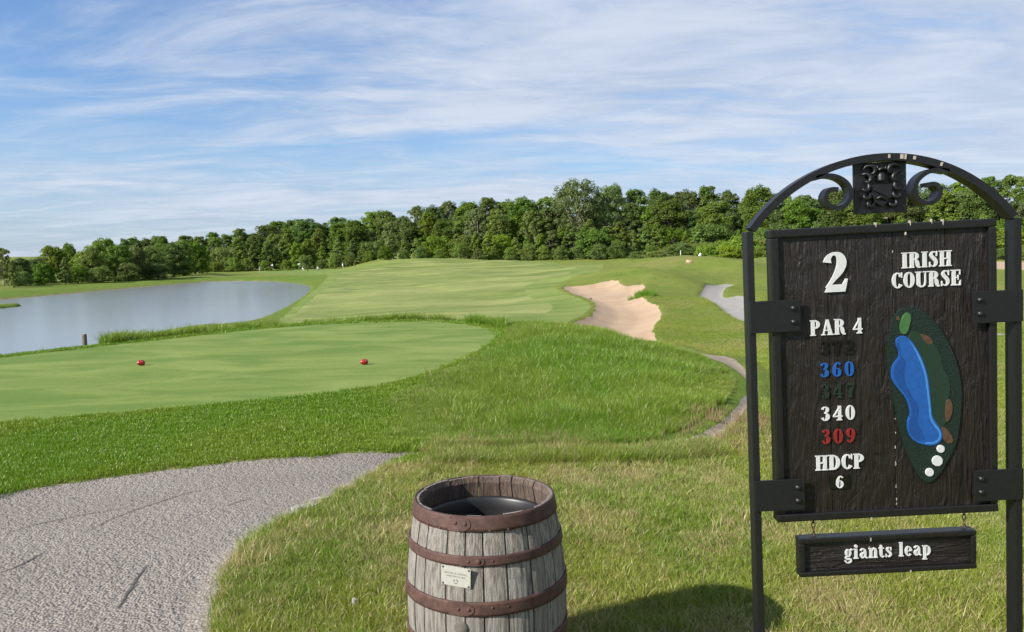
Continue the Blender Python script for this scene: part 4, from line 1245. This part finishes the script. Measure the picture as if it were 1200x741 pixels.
# ------------------------------------------------------------------ golfers on the far green
def person(px, D, label, shirt, trousers, crouch=0.0, rz=0.0, hat=None):
    x, y = ray_ground(px, D, height); z = gz(x, y)
    k = crouch
    hip = .92 - .42 * k; lean = .10 + .25 * k
    J = [(0, 0, hip), (0, -.04 * (1 + k), hip + .22), (0, -lean * .8, hip + .46), (0, -lean, hip + .58), (0, -lean - .03, hip + .70), (0, -lean - .04, hip + .80)]
    Rd = [(.155, .12), (.14, .11), (.17, .11), (.06, .06), (.085, .10), (.075, .09)]
    E_ = [(0, 1), (1, 2), (2, 3), (3, 4), (4, 5)]
    for s in (-1, 1):
        b = len(J)
        J += [(s * .10, .0, hip - .06), (s * .13, -.22 * k - .02, hip * .52 + .03), (s * .13, .02 + .10 * k, .09), (s * .14, -.14, .045)]
        Rd += [(.095, .095), (.07, .07), (.05, .05), (.045, .04)]
        E_ += [(0, b), (b, b + 1), (b + 1, b + 2), (b + 2, b + 3)]
        b = len(J)
        J += [(s * .20, -lean * .8, hip + .47), (s * .25, -lean * .6 - .04, hip + .20), (s * .19, -lean - .18, hip + .02), (s * .17, -lean - .25, hip - .06)]
        Rd += [(.06, .06), (.045, .045), (.035, .035), (.04, .03)]
        E_ += [(2, b), (b, b + 1), (b + 1, b + 2), (b + 2, b + 3)]
    me = bpy.data.meshes.new('body'); me.from_pydata(J, E_, [])
    o = bpy.data.objects.new('tmp', me); COL.objects.link(o)
    md = o.modifiers.new('s', 'SKIN'); o.modifiers.new('u', 'SUBSURF').render_levels = 1
    for i, sv in enumerate(me.skin_vertices[0].data):
        sv.radius = Rd[i]; sv.use_root = (i == 0)
    dg = bpy.context.evaluated_depsgraph_get()
    m2 = bpy.data.meshes.new_from_object(o.evaluated_get(dg)); bpy.data.objects.remove(o)
    skin_m = MAT.setdefault('skin', plain('skin', (.42, .26, .18), .6, .05, 20, 0))
    m2.materials.clear()
    for m_ in (shirt, trousers, skin_m): m2.materials.append(m_)
    for p in m2.polygons:
        c = p.center
        p.material_index = 1 if c.z < hip + .03 and abs(c.x) < .165 and c.y > -lean - .12 else 0
        if c.z > hip + .56: p.material_index = 2
        if abs(c.x) > .14 and c.z < hip + .10 and c.z > hip - .2 and c.y < -lean - .08: p.material_index = 2
        p.use_smooth = True
    root = empty('person', (x, y, z), (0, 0, rz))
    tag(root, label, 'person', 'golfers on the far green')
    mobj('body', m2, None, root)
    mb = MB(); hc = (0, -lean - .035, hip + .80)
    mb.lathe([(0, .125), (.06, .105), (.10, .05), (.105, .0)], 14, hc)
    if hat: mb.box((0, hc[1] - .13, hc[2] + .01), (.15, .12, .012), .003)
    mb.build('cap' if hat else 'hair', hat or MAT['bark'], root)
    mb = MB(); mb.tube([(0, hc[1] - .09, hc[2] - .02), (0, hc[1] - .125, hc[2] - .055), (0, hc[1] - .09, hc[2] - .065)], [.008, .017, .008], 6); mb.build('nose', skin_m, root)
    return root
cl_white = plain('white_shirt_cloth', (.78, .78, .78), .9, .05, 9, 0); cl_blue = plain('pale_blue_shirt_cloth', (.45, .55, .68), .9, .08, 9, 0)
cl_dark = plain('dark_cloth', (.022, .024, .028), .9, .2, 9, 0); cl_grey = plain('grey_trouser_cloth', (.20, .21, .23), .9, .1, 9, 0); cl_khaki = plain('khaki_cloth', (.42, .36, .26), .9, .1, 9, 0)
person(304.5, 319.5, 'golfer in a pale blue shirt, leftmost on the far green beside the lake', cl_blue, cl_khaki, 0, .6, cl_white)
person(355.5, 318.5, 'golfer in a white shirt crouching beside the golfer in black on the green', cl_white, cl_khaki, .7, -.4, cl_white)
person(360.5, 318.5, 'golfer dressed all in black standing on the far green', cl_dark, cl_dark, .25, 1.2)
person(372.5, 319, 'golfer in a white shirt and dark trousers standing right of the golfer in black', cl_white, cl_dark, 0, .2, cl_dark)
person(402, 314.5, 'golfer in white alone at the right, on the ridge below the woods', cl_white, cl_khaki, .2, -1.0, cl_white)
def flagstick(px, D, label, hgt):
    x, y = ray_ground(px, D, height); z = gz(x, y)
    o = empty('golf_flag', (x, y, z)); tag(o, label, 'flag', 'flags by the far green')
    mb = MB(); mb.tube([(0, 0, -.1), (0, 0, hgt)], .030, 8); mb.build('pole', cl_khaki, o)
    vs = []; fs = []
    for i in range(7):
        u = i / 6.
        for j in range(3):
            v = j / 2.
            for yy in (-.006, .006):
                vs.append((-.04 - .62 * u, yy + .09 * math.sin(u * 5.) * u, hgt - .04 - v * .48 - .06 * u))
    for i in range(6):
        for j in range(2):
            a = i * 6 + j * 2; b = a + 6
            fs += [(a, a + 2, b + 2, b), (a + 1, b + 1, b + 3, a + 3)]
    mb = MB(); mb.raw(vs, fs, True); mb.build('flag', cl_white, o)
flagstick(320, 317.5, 'white flag on a pole near the lake end of the far green', 2.3)
flagstick(351.5, 316.5, 'small pale flag on a pole just behind the crouching golfer', 2.3)
def stake(px, py, D, label, hgt, wd, cat, nm, mat):
    g = at(px, py, D); z = gz(g[0], g[1])
    o = empty(nm, (g[0], g[1], z)); tag(o, label, cat)
    return o
o = stake(797.5, 300, 143, 'thin white stake on the grassy ridge in front of the pale bushes', 1., .1, 'stake', 'marker_stake', cl_white)
mb = MB(); mb.tube([(0, 0, -.2), (0, 0, .92), (0, 0, 1.0)], [.055, .055, .02], 8); mb.build('shaft', cl_white, o)
def boulder(px, py, D, sz, label, mat, dz=0.0):
    g = at(px, py, D); z = gz(g[0], g[1])
    bm = bmesh.new(); bmesh.ops.create_icosphere(bm, subdivisions=2, radius=1.0)
    for v in bm.verts:
        k = 1 + .22 * math.sin(3.1 * v.co.x + px) * math.cos(2.7 * v.co.z + px * .3) + rng.uniform(-.08, .08)
        v.co = Vector((v.co.x * sz[0], v.co.y * sz[1], v.co.z * sz[2])) * k
    me = bpy.data.meshes.new('boulder'); bm.to_mesh(me); bm.free()
    o = mobj('boulder', me, mat, None, (g[0], g[1], z + sz[2] * .45 + dz))
    tag(o, label, 'boulder')
boulder(820.5, 301, 141, (.26, .22, .36), 'small white boulder on top of the ridge right of the white stake', cl_white)
boulder(807.5, 308, 131, (.55, .45, .36), 'pale tan boulder on the face of the ridge above the cart path', MAT['sand'])
boulder(692, 346.5, 66, (.13, .3, .10), 'tiny dark rock lying on the sand of the bunker', MAT['crack'])

# ------------------------------------------------------------------ trees
def leaf_cloud(centers, radii, nleaf, leaf, rg, flat=.95, up=.45):
    V = []; Tn = []
    for c, r in zip(centers, radii):
        n = max(8, int(1.35 * nleaf * rg.uniform(.75, 1.25)))
        d = rg.normal(size=(n, 3)); d /= np.linalg.norm(d, axis=1)[:, None]
        d[:, 2] = np.where(d[:, 2] < -.35, -d[:, 2], d[:, 2])
        rad = r * (.45 + .62 * rg.random(n) ** .6)
        P = c + d * rad[:, None] * np.array([1, 1, flat])
        N = d + rg.normal(size=(n, 3)) * .55 + np.array([0, 0, up]); N /= np.linalg.norm(N, axis=1)[:, None]
        A = np.cross(N, rg.normal(size=(n, 3))); A /= np.linalg.norm(A, axis=1)[:, None]
        B = np.cross(N, A)
        s = leaf * 1.08 * rg.uniform(.6, 1.35, n)
        a = A * s[:, None]; b = B * (s * rg.uniform(.5, .85, n))[:, None]
        V.append(np.stack([P - a, P - b * .9 + N * (s * .12)[:, None], P + a, P + b * .9 + N * (s * .12)[:, None]], 1).reshape(-1, 3))
        Tn.append(np.repeat(np.clip(rg.normal(.5, .16) + rg.normal(0, .16, n), 0, 1), 4))
    return np.concatenate(V), np.concatenate(Tn)
def tree_proto(seed, H, W, kind, mat, leaf, nclump, nleaf, trunk_to=.45, bark='bark'):
    """unit trees; height H, crown width W; returns (trunk mesh, crown mesh)"""
    rg = np.random.default_rng(seed)
    C = []; Rs = []
    for i in range(nclump):
        t = (i + rg.random()) / nclump
        if kind == 'round':
            zz = H * (.20 + .76 * t); pr = W / 2 * math.sqrt(max(.03, 1 - ((t - .42) / .62) ** 2))
        elif kind == 'tall':
            zz = H * (.12 + .84 * t); pr = W / 2 * (math.sin(math.pi * min(1, .12 + t * .84)) ** .55)
        elif kind == 'cone':
            zz = H * (.05 + .90 * t); pr = W / 2 * (1.02 - t) ** .62
        elif kind == 'spread':
            zz = H * (.30 + .66 * t); pr = W / 2 * math.sqrt(max(.04, 1 - ((t - .35) / .72) ** 2))
        elif kind == 'low':
            zz = H * (.06 + .88 * t); pr = W / 2 * math.sqrt(max(.05, 1 - ((t - .30) / .74) ** 2))
        else:
            zz = H * (.08 + .80 * t); pr = W / 2 * math.sqrt(max(.05, 1 - (t / 1.12) ** 2))
        a = rg.uniform(0, 2 * math.pi); rd = pr * math.sqrt(rg.uniform(.12, 1.0)) * rg.uniform(.76, 1.14)
        C.append((rd * math.cos(a), rd * math.sin(a), zz + rg.normal(0, H * .02)))
        Rs.append(W * rg.uniform(.055, .150) * (1.0 if kind != 'cone' else .85))
    C = np.array(C); Rs = np.array(Rs)
    V, Tn = leaf_cloud(C, Rs, nleaf, leaf, rg)
    me = np_mesh('crown', V, np.arange(len(V)).reshape(-1, 4)); set_attr(me, 'tone', Tn); me.materials.append(mat)
    mb = MB()
    lean = rg.uniform(-.03, .03, 2) * H
    tr = W * .026 + H * .008
    top = H * .86
    pts = [(lean[0] * (k / 6.) ** 2, lean[1] * (k / 6.) ** 2, -.6 + (top + .6) * k / 6.) for k in range(7)]
    mb.tube(pts, [tr * (1.25 if k == 0 else 1 - .86 * k / 6.) for k in range(7)], 8)
    pick = rg.choice(nclump, min(nclump, 16), replace=False)
    for i in pick:
        c = C[i]; zb = max(H * .14, c[2] * rg.uniform(.45, .7)); k = zb / top
        b0 = np.array([lean[0] * k * k, lean[1] * k * k, zb]); mid = (b0 + c) / 2 + np.array([0, 0, -.03 * H])
        mb.tube([b0, mid, c], [tr * .42 * (1 - .5 * k), tr * .26, tr * .08], 5)
    tm = mb.mesh('trunk'); tm.materials.append(MAT[bark])
    return tm, me
PROTO = {}
def add_proto(key, n, *a, **k):
    PROTO[key] = [(tree_proto(100 * len(PROTO) + i, *a, **k), a[0]) for i in range(n)]
add_proto('round', 4, 20., 13.0, 'round', MAT['leaf_deep'], .24, 230, 80)
add_proto('tall', 4, 20., 9.0, 'tall', MAT['leaf_mid'], .22, 210, 75)
add_proto('young', 3, 10., 6.4, 'cone', MAT['leaf_mid'], .17, 90, 75)
add_proto('fresh', 3, 10., 5.8, 'cone', MAT['leaf_fresh'], .17, 90, 75)
add_proto('thicket', 2, 7., 9.0, 'dome', MAT['leaf_mid'], .16, 95, 75)
add_proto('bush', 2, 4., 7.0, 'dome', MAT['leaf_fresh'], .13, 95, 70)
add_proto('lake', 3, 10., 8.5, 'low', MAT['leaf_mid'], .17, 180, 75)
add_proto('willow', 1, 22., 16., 'spread', MAT['leaf_grey'], .24, 120, 85, bark='palebark')
add_proto('pale', 1, 20., 10.5, 'round', MAT['leaf_grey'], .23, 130, 85, bark='palebark')
TREES = []
def plant(key, px, D, top_py=None, height_m=None, wid=1.0, row='', z=None, shrub=False):
    g = at(px, 310, D); x, y = g[0], g[1]
    zg = gz(x, y) if z is None else z
    if top_py is not None:
        height_m = at(px, top_py, D)[2] - zg
    (tm, cm), H = PROTO[key][rng.integers(len(PROTO[key]))]
    s = height_m / H
    nm = {'bush': 'bush', 'thicket': 'shrub'}.get(key, 'tree')
    o = empty(nm, (x, y, zg - .05), (0, 0, rng.uniform(0, 6.28)))
    sw = s * wid * rng.uniform(.92, 1.08)
    o.scale = (sw, sw, s)
    mobj('trunk' if nm == 'tree' else 'stems', tm, None, o); mobj('crown' if nm == 'tree' else 'foliage', cm, None, o)
    TREES.append((px, row, key, o))
    return o
def prof(px, table):
    xs = [a for a, b in table]; ys = [b for a, b in table]
    return float(np.interp(px, xs, ys))
SKY = [(150, 284), (200, 279), (222, 279), (250, 274), (280, 272), (310, 266), (345, 260), (370, 257), (400, 256), (425, 253), (450, 251), (485, 248), (510, 241), (545, 233), (575, 236), (600, 233), (630, 231), (650, 227),
       (700, 226), (725, 221), (750, 228), (780, 224), (800, 227), (830, 219), (860, 221), (890, 220), (930, 222), (980, 224), (1060, 214), (1100, 209), (1150, 204), (1200, 206), (1280, 204)]
DEP = [(150, 300), (300, 330), (420, 315), (560, 300), (870, 285), (1000, 270), (1300, 255)]
# skyline row
px = 158.0
while px < 1290:
    D = prof(px, DEP) + rng.uniform(-6, 12)
    hgt_px = 310 - prof(px, SKY)
    key = ['round', 'tall', 'round', 'tall', 'pale'][rng.integers(5)] if px > 420 else ['tall', 'round', 'tall'][rng.integers(3)]
    if abs(px - 690) > 24:
        plant(key, px, D, top_py=prof(px, SKY) + rng.uniform(-5, 8), wid=(1.0 if px > 420 else 1.25), row='back')
    px += rng.uniform(.26, .40) * max(hgt_px, 44)
plant('willow', 676, 276, top_py=212, wid=.95, row='feature')
plant('willow', 712, 279, top_py=219, wid=.9, row='feature2')
plant('round', 690, 298, top_py=238, wid=1.1, row='middle')
plant('tall', 706, 296, top_py=240, wid=1.2, row='middle')
plant('young', 668, 258, top_py=262, wid=1.3, row='front')
plant('fresh', 692, 262, top_py=258, wid=1.3, row='front')
# middle row, a little lower
px = 190.0
while px < 1290:
    D = prof(px, DEP) - rng.uniform(14, 22)
    t = prof(px, SKY)
    key = ['tall', 'round', 'young', 'pale', 'round', 'tall'][rng.integers(6)]
    if abs(px - 694) > 34:
        plant(key, px, D, top_py=t + (303 - t) * rng.uniform(.10, .34), wid=rng.uniform(.95, 1.25), row='middle')
    px += rng.uniform(15, 25)
# front row of young trees
px = 196.0
while px < 1280:
    D = prof(px, DEP) - rng.uniform(30, 40)
    key = ['fresh', 'fresh', 'fresh', 'young', 'thicket'][rng.integers(5)]
    t = prof(px, SKY)
    plant(key, px, D, top_py=t + (306 - t) * rng.uniform(.42, .66), wid=rng.uniform(1.0, 1.4), row='front')
    px += rng.uniform(11, 19)
# hedge of low shrubs along the foot of the woods
px = 232.0
while px < 770:
    plant('thicket', px, prof(px, DEP) - rng.uniform(40, 45), height_m=rng.uniform(3.0, 5.6), wid=.9, row='foot')
    px += rng.uniform(15, 26)
# pale bushes on the right bank
px = 752.0
while px < 1290:
    plant('bush', px, rng.uniform(196, 214), top_py=prof(px, [(752, 293), (775, 288), (820, 283), (880, 277), (1290, 268)]) + rng.uniform(-1, 5), wid=1.5, row='bank')
    px += rng.uniform(12, 18)
px = 830.0
while px < 1290:
    plant('bush', px, rng.uniform(180, 190), height_m=rng.uniform(2.2, 3.2), wid=1.2, row='bankfoot')
    px += rng.uniform(20, 30)
# trees along the far bank of the lake
for q in [(3, 146, 291, .9, 'pale'), (14, 140, 305, .72, 'fresh'), (30, 172, 312, 1.1, 'thicket'), (50, 158, 309, 1.1, 'lake'), (62, 182, 289, 1.0, 'lake'), (82, 190, 287, .8, 'lake'), (76, 162, 302, .9, 'fresh'), (97, 180, 296, 1.0, 'lake'), (108, 172, 290, .95, 'lake'), (124, 186, 280, .85, 'lake'),
          (138, 178, 289, 1.0, 'lake'), (147, 196, 280, .85, 'tall'), (162, 184, 291, 1.0, 'lake'), (178, 190, 290, 1.0, 'lake'), (192, 214, 277, .9, 'tall'), (203, 204, 287, 1.1, 'lake'), (214, 222, 283, .9, 'lake'), (228, 232, 284, 1.0, 'lake'), (45, 164, 320, 1.2, 'thicket'), (118, 166, 312, 1.2, 'thicket'), (90, 166, 312, 1.2, 'thicket'), (150, 174, 308, 1.2, 'thicket'), (185, 184, 308, 1.2, 'thicket'), (216, 206, 308, 1.2, 'thicket'), (22, 158, 303, 1.1, 'lake'), (34, 168, 305, 1.2, 'lake'), (42, 176, 303, 1.0, 'lake'), (24, 150, 318, 1.1, 'thicket'), (-15, 150, 300, 1.0, 'lake'), (-35, 150, 296, 1.0, 'lake'), (-58, 150, 300, 1.0, 'lake')]:
    plant(q[4], q[0], q[1], top_py=q[2], wid=q[3], row='lake')
ORD = ['first', 'second', 'third', 'fourth', 'fifth', 'sixth', 'seventh', 'eighth', 'ninth', 'tenth', 'eleventh', 'twelfth', 'thirteenth', 'fourteenth', 'fifteenth', 'sixteenth', 'seventeenth', 'eighteenth', 'nineteenth', 'twentieth']
def ordinal(n):
    if n < 20: return ORD[n]
    tens = {2: 'twenty', 3: 'thirty', 4: 'forty', 5: 'fifty', 6: 'sixty', 7: 'seventy', 8: 'eighty', 9: 'ninety'}
    t_, u_ = divmod(n + 1, 10)
    return (tens[t_] + '-' + ORD[u_ - 1]) if u_ else {2: 'twentieth', 3: 'thirtieth', 4: 'fortieth', 5: 'fiftieth', 6: 'sixtieth', 7: 'seventieth', 8: 'eightieth', 9: 'ninetieth'}[t_]
LOOK = {'round': 'broad dark green tree', 'tall': 'tall mid green tree', 'young': 'young mid green tree', 'fresh': 'young fresh green tree', 'thicket': 'mid green rounded shrub', 'bush': 'low pale green bush', 'lake': 'leafy bank tree', 'willow': 'big pale grey-green tree', 'pale': 'grey-green tree'}
ROWS = {'back': ('in the skyline row of the woods', 'trees of the skyline row'), 'middle': ('in the middle row of the woods', 'trees of the middle row'), 'front': ('in the front row of the woods', 'trees of the front row'),
        'foot': ('along the foot of the woods', 'shrubs along the foot of the woods'), 'bank': ('on the bank right of the ridge', 'bushes on the right bank'), 'bankfoot': ('at the foot of the right bank', 'bushes at the foot of the right bank'), 'lake': ('on the far bank of the lake', 'trees and shrubs on the lake bank')}
cnt = {}
for px_, row, key, o in sorted(TREES, key=lambda q: q[0]):
    if row == 'feature':
        tag(o, 'tallest grey-green tree of the woods with pale limbs, above the bunker', 'tree'); continue
    if row == 'feature2':
        tag(o, 'spreading grey-green tree just right of the tallest tree in the woods', 'tree'); continue
    k = cnt.get(row, 0); cnt[row] = k + 1
    tag(o, '%s, %s from the left %s' % (LOOK[key], ordinal(k), ROWS[row][0]), {'thicket': 'shrub', 'bush': 'bush'}.get(key, 'tree'), ROWS[row][1])

# ------------------------------------------------------------------ grass
def tuft(seed, n, rad, h, wd, bend, seeds=0):
    rg = np.random.default_rng(seed)
    V = []; Fq = []; tone = []; rnd = []
    for i in range(n):
        a = rg.uniform(0, 6.283); r = rad * math.sqrt(rg.random()); hh = h * rg.uniform(.45, 1.15); ww = wd * rg.uniform(.7, 1.3)
        if i < seeds: hh = h * rg.uniform(1.15, 1.5); ww = wd * .5
        bx, by = r * math.cos(a), r * math.sin(a)
        da = a + rg.normal(0, 1.0); bd = bend * rg.uniform(.2, 1.3) * hh
        fa = rg.uniform(0, 6.283); sx_, sy_ = math.cos(fa) * ww / 2, math.sin(fa) * ww / 2
        tt = np.clip(rg.normal(.5, .25), 0, 1); rv = rg.random() if i >= seeds else 0.0
        o = len(V)
        for t, k in ((0, 1.), (.38, .95), (.75, .62)):
            cx_ = bx + math.cos(da) * bd * t * t; cy_ = by + math.sin(da) * bd * t * t; cz_ = hh * (t - .25 * t * t * bend)
            V += [(cx_ - sx_ * k, cy_ - sy_ * k, cz_ - (.02 if t == 0 else 0)), (cx_ + sx_ * k, cy_ + sy_ * k, cz_ - (.02 if t == 0 else 0))]
        V.append((bx + math.cos(da) * bd, by + math.sin(da) * bd, hh * (1 - .25 * bend)))
        Fq += [(o, o + 1, o + 3), (o, o + 3, o + 2), (o + 2, o + 3, o + 5), (o + 2, o + 5, o + 4), (o + 4, o + 5, o + 6)]
        tone += [tt] * 7; rnd += [rv] * 7
    me = np_mesh('tuft', V, Fq); set_attr(me, 'tone', tone); set_attr(me, 'rnd', rnd)
    return me
def tuft_set(name, mat, count, **kw):
    c = bpy.data.collections.new(name)
    for i in range(count):
        me = tuft(40 * len(name) + i, **kw); me.materials.append(mat)
        c.objects.link(bpy.data.objects.new('%s_%d' % (name, i), me))
    return c
TF_ROUGH = tuft_set('rough_tuft', MAT['blade'], 6, n=44, rad=.075, h=.078, wd=.0028, bend=.8)
TF_TURF = tuft_set('turf_tuft', MAT['turfblade'], 5, n=44, rad=.085, h=.040, wd=.0044, bend=.5)
TF_TALL = tuft_set('tall_tuft', MAT['turfblade'], 6, n=54, rad=.13, h=.22, wd=.0052, bend=.55, seeds=1)
TF_SEED = tuft_set('seed_tuft', MAT['stem'], 4, n=12, rad=.10, h=.22, wd=.0040, bend=.4)
def scatter(name, pts, rz, scl, tilt, dryv, huev, coll, nvar):
    me = bpy.data.meshes.new(name)
    me.vertices.add(len(pts)); me.vertices.foreach_set('co', np.asarray(pts, np.float32).ravel())
    set_attr(me, 'rot', np.stack([tilt[:, 0], tilt[:, 1], rz], 1), typ='FLOAT_VECTOR'); set_attr(me, 'scl', scl); set_attr(me, 'dry', dryv); set_attr(me, 'hue', huev)
    a = me.attributes.new('idx', 'INT', 'POINT'); a.data.foreach_set('value', rng.integers(0, nvar, len(pts)).astype(np.int32))
    o = bpy.data.objects.new(name, me); COL.objects.link(o)
    ng = bpy.data.node_groups.new(name, 'GeometryNodeTree')
    ng.interface.new_socket('Geometry', in_out='INPUT', socket_type='NodeSocketGeometry'); ng.interface.new_socket('Geometry', in_out='OUTPUT', socket_type='NodeSocketGeometry')
    N = ng.nodes; L = ng.links
    gi = N.new('NodeGroupInput'); go = N.new('NodeGroupOutput'); ip = N.new('GeometryNodeInstanceOnPoints'); ci = N.new('GeometryNodeCollectionInfo')
    ci.inputs['Collection'].default_value = coll; ci.inputs['Separate Children'].default_value = True; ci.inputs['Reset Children'].default_value = True
    def na_(nm, typ):
        q = N.new('GeometryNodeInputNamedAttribute'); q.data_type = typ; q.inputs['Name'].default_value = nm; return q.outputs['Attribute']
    L.new(gi.outputs[0], ip.inputs['Points']); L.new(ci.outputs[0], ip.inputs['Instance']); ip.inputs['Pick Instance'].default_value = True
    L.new(na_('idx', 'INT'), ip.inputs['Instance Index']); L.new(na_('rot', 'FLOAT_VECTOR'), ip.inputs['Rotation'])
    L.new(na_('scl', 'FLOAT'), ip.inputs['Scale'])
    L.new(ip.outputs[0], go.inputs[0])
    o.modifiers.new('grass', 'NODES').node_group = ng
    return o
def sample(n, r0, r1, amin=-39., amax=39.):
    a = np.radians(rng.uniform(amin, amax, n)); r = np.exp(rng.uniform(math.log(r0), math.log(r1), n))
    return r * np.sin(a), r * np.cos(a), r
def place(name, x, y, keep, base_scale, grow, coll, nvar, dryf, huef, label, tl=.12, sf=None):
    x, y = x[keep], y[keep]
    r = np.sqrt(x * x + y * y); z = height(x, y)
    n = len(x)
    scl = base_scale * (1 + grow * r) * rng.uniform(.65, 1.3, n) * (.86 + .28 * patch(x, y, 17., 2.2))
    if sf is not None: scl = scl * sf(x, y)
    o = scatter(name, np.stack([x, y, z], 1), rng.uniform(0, 6.28, n), scl, rng.normal(0, tl, (n, 2)), np.clip(dryf(x, y, r), 0, 1), np.clip(huef(x, y, r), 0, 1), coll, nvar)
    tag(o, label, 'grass', kind='stuff')
    return o
def patch(x, y, s, seed=0.):
    return .5 + .5 * np.tanh(1.2 * hnoise(x * s + seed, y * s - seed * 2.))
def fields(x, y):
    return {k: sdf(P, x, y) for k, P in (('tee', P_TEE), ('path', P_PATH), ('far', P_FARPATH), ('bunk', P_BUNK), ('lake', P_LAKE), ('mound', P_MOUND), ('bank', P_BANK), ('coll', P_COLL))}
def clear_of_things(x, y):
    return (np.hypot(x - bt[0], y - bt[1]) > .36)
# nearby rough
x, y, r = sample(42000, 2.7, 9.5)
Fd = fields(x, y)
keep = (Fd['path'] > .0) & ((Fd['bank'] > .9) | ((Fd['bank'] > 0) & (x > -.75))) & (Fd['mound'] > -.1) & (Fd['tee'] > .2) & clear_of_things(x, y)
edge_thin = rng.random(len(x)) < np.clip(.25 + Fd['path'] * 3.0, 0, 1)
place('rough_grass', x, y, keep & edge_thin, .60, .045, TF_ROUGH, 6, lambda x, y, r: .10 + .42 * sstep(.55 * patch(x, y, 19., 3.) + .45 * patch(x, y, 33., 9.), .42, .85) + .22 * sstep(patch(x, y, 11., 3.), .5, 1.) + .08 * rng.random(len(x)), lambda x, y, r: .05 + .75 * sstep(patch(x, y, 8., 1.) * .6 + patch(x, y, 23., 4.) * .4, .25, .75),
      'unmown yellow-green rough grass with straw around the barrel and sign', sf=lambda x, y: np.where(rng.random(len(x)) < .03, 1.4, 1.0))
# taller fringe along the hidden side of the path
x, y, r = sample(60000, 5.6, 8.6, -8, 26)
Fd = fields(x, y)
keep = (Fd['path'] > .02) & (Fd['path'] < .5) & (Fd['mound'] > -.1) & (x > -.8) & (x < 1.9) & (Fd['bank'] > .2)
keep &= rng.random(len(x)) < .30 * sstep(x, -.9, -.2)
place('path_fringe_grass', x, y, keep, .36, .03, TF_TALL, 6, lambda x, y, r: .08 + .38 * patch(x, y, 9., 5.), lambda x, y, r: .25 + .5 * patch(x, y, 6., 2.), 'taller straw-tipped grass fringe between near rough and path')
# mown bank round the tee
x, y, r = sample(80000, 4.5, 27.)
Fd = fields(x, y)
keep = ((Fd['bank'] < .1) | ((Fd['bank'] < .9) & (x < -.75))) & (Fd['tee'] > .02) & (Fd['path'] > .02) & (Fd['mound'] > -.4) & ~((x / y < -.515) & (y > 12) & (Fd['tee'] > .35))
place('bank_grass', x, y, keep, .62, .045, TF_TURF, 5, lambda x, y, r: .03 + .04 * rng.random(len(x)), lambda x, y, r: .10 + .35 * patch(x, y, 5., 7.), 'short lush green turf on the bank between path and tee')
# tall grass on the mound and behind the tee
x, y, r = sample(95000, 7.0, 28., -32, 26)
Fd = fields(x, y)
back = (y > 12) & (Fd['tee'] > .40) & (Fd['tee'] < 1.3 + .6 * hnoise(x * 5, y * 5)) & (rng.random(len(x)) < .25 + .9 * patch(x, y, 6., 3.5)) & (x > -11.2) & (Fd['mound'] > 0) & (x < 0) & (Fd['bank'] > -.8) & (x / y > -.515)
keep = ((Fd['mound'] < .15 + .22 * hnoise(x * 14, y * 14)) | back) & (Fd['path'] > np.where(x > 1.5, .22, .06)) & (Fd['tee'] > .3)
sc_m = .62
place('mound_grass', x, y, keep, .50, .030, TF_TALL, 6, lambda x, y, r: .02 + .25 * patch(x, y, 5., 4.) * sstep(np.abs(sdf(P_MOUND, x, y)), 1.0, .1) + .05 * patch(x, y, 2.5, 8.), lambda x, y, r: .02 + .38 * patch(x, y, 4., 6.), 'tall green grass covering the mound beside the tee', sf=lambda x, y: np.where((y > 12) & (x < 0) & (sdf(P_MOUND, x, y) > 0), 1.25, .42 + .58 * sstep(-sdf(P_MOUND, x, y) + .35 * hnoise(x * 12, y * 12) * .5, -.15, 1.3)))
# rough in the hollow and out to the bunker
x, y, r = sample(60000, 8.0, 62., -6, 39)
Fd = fields(x, y)
keep = (Fd['mound'] > .1) & (Fd['path'] > np.where(r > 12, .45, .12)) & (Fd['far'] > .1) & (Fd['bunk'] > .05) & (Fd['tee'] > 1.2) & (Fd['bank'] > .3) & (Fd['coll'] > .2) & ((x > 1.2) | (r > 30))
keep &= rng.random(len(x)) < np.where(r < 9.5, (r - 7.5) / 2, 1)
place('hollow_grass', x, y, keep, .62, .018, TF_ROUGH, 6, lambda x, y, r: .04 + .40 * patch(x, y, 3., 2.) * patch(x, y, 1.2, 5.), lambda x, y, r: .25 + .6 * patch(x, y, 2.2, 1.5), 'rough grass of the hollow beyond the mound and sign')
# dark tuft island at the bunker's edge
bx_, by_ = ray_ground(757, 346, height)
n = 60
x = bx_ + rng.normal(0, .45, n); y = by_ + rng.normal(0, .6, n)
place('bunker_edge_grass', x, y, np.ones(n, bool), 2.0, 0, TF_TALL, 6, lambda x, y, r: .02 + 0 * x, lambda x, y, r: .0 + 0 * x, 'dark grass clump at the right edge of the bunker')

# brown seed stems along the foot of the mound and beside the path
x, y, r = sample(60000, 6.6, 10.5, -9, 22)
Fd = fields(x, y)
keep = (np.abs(Fd['mound']) < .45) & (Fd['path'] > .02) & (y < 9.6) & (x > -.5) & (rng.random(len(x)) < (.04 + .05 * sstep(x, .6, 1.6)) * patch(x, y, 6., 3.) * 1.6)
place('seed_stem_grass', x, y, keep, .56, .02, TF_SEED, 4, lambda x, y, r: .4 + 0 * x, lambda x, y, r: 0 * x, 'brown seed stems along the foot of the tall grass mound')
